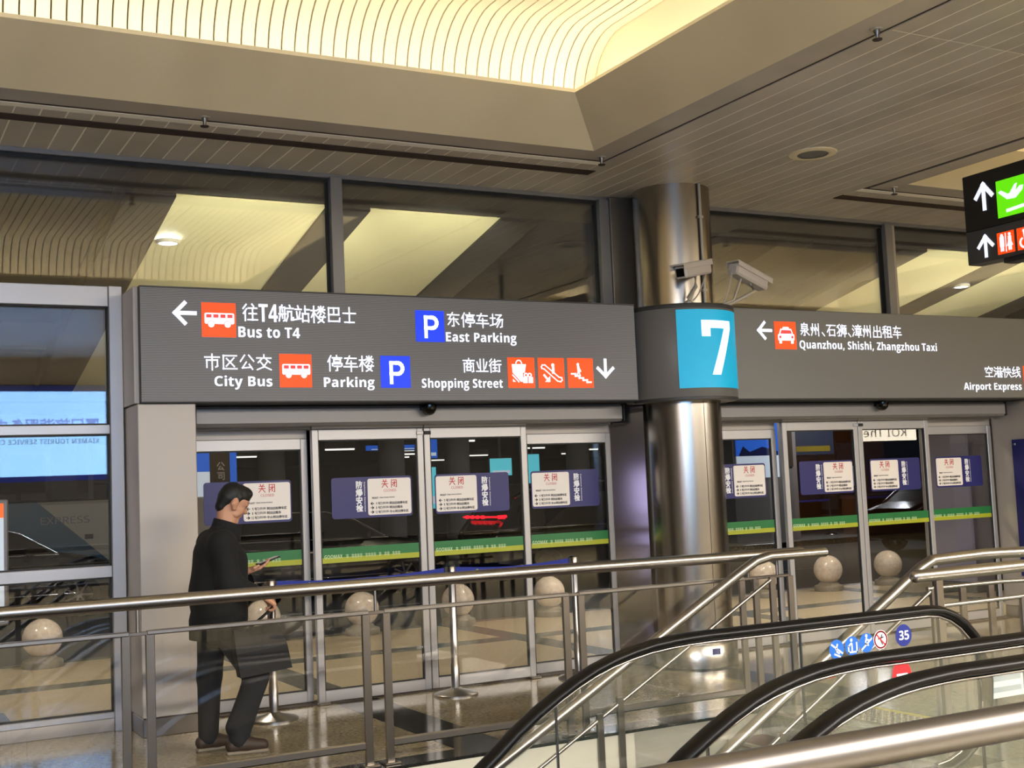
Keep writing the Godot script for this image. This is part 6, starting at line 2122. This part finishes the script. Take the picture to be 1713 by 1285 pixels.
	for i in 2:
		var o := thing("island_belt", ["blue belt between the left pair of posts on the island", "dark blue belt between the right pair of posts on the island"][i], "belt", Vector3(qx[i * 2][0], 0.92, qx[i * 2][1]), 0.0, "belts on the island")
		bpart(o, "webbing", Vector3(0.03, 0, -0.05), Vector3(qx[i * 2 + 1][0] - qx[i * 2][0] - 0.03, 0.05, -0.046), mats.belt_blue, 0)
	# lilac pillar right outside the right doors, and the stand by the left window
	var lp := thing("lilac_pillar", "plain lilac grey pillar outside the rightmost door glass", "pillar", Vector3(12.9, 0, -11.7))
	bpart(lp, "shaft", Vector3(0, 0.12, -0.5), Vector3(1.2, 2.7, 0.2), mats.lilac, 0.02)
	bpart(lp, "foot", Vector3(-0.01, 0, -0.51), Vector3(1.21, 0.12, 0.21), mats.granite_grey, 0.004)
	var sd := thing("poster_stand", "white and orange poster stand at the left edge of the window", "stand", Vector3(0.72, 0, -10.4))
	bpart(sd, "frame", Vector3(0, 0.72, -0.03), Vector3(0.42, 1.68, 0.03), mats.alu_dark, 0.012)
	bpart(sd, "white_sign", Vector3(0.03, 0.75, 0.03), Vector3(0.385, 1.54, 0.034), mats.ad_white, 0)
	bpart(sd, "orange_sign", Vector3(0.03, 1.54, 0.03), Vector3(0.385, 1.65, 0.034), mats.ad_orange, 0)
	bpart(sd, "leg", Vector3(0.18, 0, -0.03), Vector3(0.24, 0.72, 0.03), mats.alu_dark, 0.005)
	bpart(sd, "foot", Vector3(0.02, 0, -0.2), Vector3(0.4, 0.03, 0.2), mats.alu_dark, 0.005)

# ---------------------------------------------------------------- the hall behind the photographer (mirrored in the glass)
func hall_behind() -> void:
	var o := thing("tourist_service_sign", "pale blue lit tourist service sign, mirrored in the left window", "sign", Vector3(4.14, 0, 4.0))
	var bs := Basis(Vector3(-1, 0, 0), Vector3(0, 1, 0), Vector3(0, 0, -1))
	bpart(o, "lit_sign_face", Vector3(-8.0, 2.15, 0), Vector3(0, 3.62, 0.12), mats.tourist_sign_blue, 0)
	bpart(o, "frame", Vector3(-8.04, 2.06, 0.01), Vector3(0.04, 3.72, 0.2), mats.belt_blue, 0)
	var g := Geo.new()
	han(g, "厦门旅游服务中心", 0.12, 2.12, 2.92, 3.14, 0.13, false, Vector3(0, 0, -0.002), bs)
	gpart(o, "sign_lettering", g, mats.tourist_text_blue)
	g = Geo.new()
	latin(g, "XIAMEN TOURIST SERVICE CENTER", 0.12, 2.12, 2.7, 2.79, Vector3(0, 0, -0.002), bs)
	gpart(o, "sign_lettering", g, mats.ink)
	area_light("tourist_sign_light", Vector3(0.14, 2.88, 3.97), Vector2(8.0, 1.45), Vector3(0, 0, -1), SIGNL, Color(0.62, 0.8, 1.0))
	o = thing("tea_shop_sign", "white lit tea shop sign, mirrored in the right doors", "sign", Vector3(25.0, 0, 5.2))
	bpart(o, "lit_sign_face", Vector3(-2.0, 2.42, 0), Vector3(0, 2.86, 0.1), mats.tea_sign_white, 0)
	g = Geo.new()
	latin(g, "KOI The", 0.36, 1.86, 2.52, 2.74, Vector3(0, 0, -0.002), bs, "Droid Sans", false)
	gpart(o, "sign_lettering", g, mats.black)
	o = thing("tea_shop_counter", "brown tea shop front, mirrored in the right doors", "shop front", Vector3(22.9, 0, 5.3))
	bpart(o, "counter", Vector3(0, 0, 0), Vector3(2.6, 1.05, 0.6), mats.wood, 0.01)
	bpart(o, "back_wall", Vector3(-0.2, 0, 2.0), Vector3(3.0, 2.9, 2.2), mats.wood, 0)
	o = thing("advert_totem", "tall lilac-white advert screen in the hall, mirrored in the steel beside the column", "screen", Vector3(-6.0, 0, 3.6))
	bpart(o, "lit_screen", Vector3(-1.1, 0.15, -0.02), Vector3(1.1, 1.9, 0.0), mats.screen_lilac, 0)
	bpart(o, "casing", Vector3(-1.15, 0, 0), Vector3(1.15, 1.95, 0.12), mats.black, 0.01)
	bpart(o, "dark_bar", Vector3(-1.1, 0.72, -0.025), Vector3(1.1, 0.86, -0.02), mats.black, 0)
	# long ceiling lamp panels of the hall, above and behind the photographer
	var rows := [[-5.0, 1.2, 1.5, "long ceiling lamp panel over the photographer, left of three"], [4.3, 9.5, 1.5, "long ceiling lamp panel over the photographer, middle of three"], [10.5, 17.0, 1.5, "long ceiling lamp panel over the photographer, right of three"], [-5.0, 1.2, 5.2, "long ceiling lamp panel farther back in the hall, left of three"], [4.9, 10.0, 4.5, "long ceiling lamp panel farther back in the hall, middle of three"], [11.0, 18.0, 4.5, "long ceiling lamp panel farther back in the hall, right of three"]]
	for e in rows:
		var xc: float = (e[0] + e[1]) * 0.5
		var h: float = (e[1] - e[0]) * 0.5
		var l := thing("ceiling_lamp", e[3], "lamp", Vector3(xc, CEIL - 0.012, e[2]), 0.0, "ceiling lamp panels of the hall")
		bpart(l, "lamp_panel", Vector3(-h, -0.01, -0.3), Vector3(h, 0.01, 0.3), mats.lamp_white, 0.002)
		bpart(l, "frame", Vector3(-h - 0.03, -0.006, -0.33), Vector3(h + 0.03, 0.012, 0.33), mats.white, 0.002)
		area_light("ceiling_lamp_light", Vector3(xc, CEIL - 0.04, e[2]), Vector2(h * 2.0, 0.6), Vector3.DOWN, HALL * h * 2.0, Color(1.0, 0.96, 0.9))

const DECK := 5.0
const SIGNL := 10.0
const HALL := 18.0
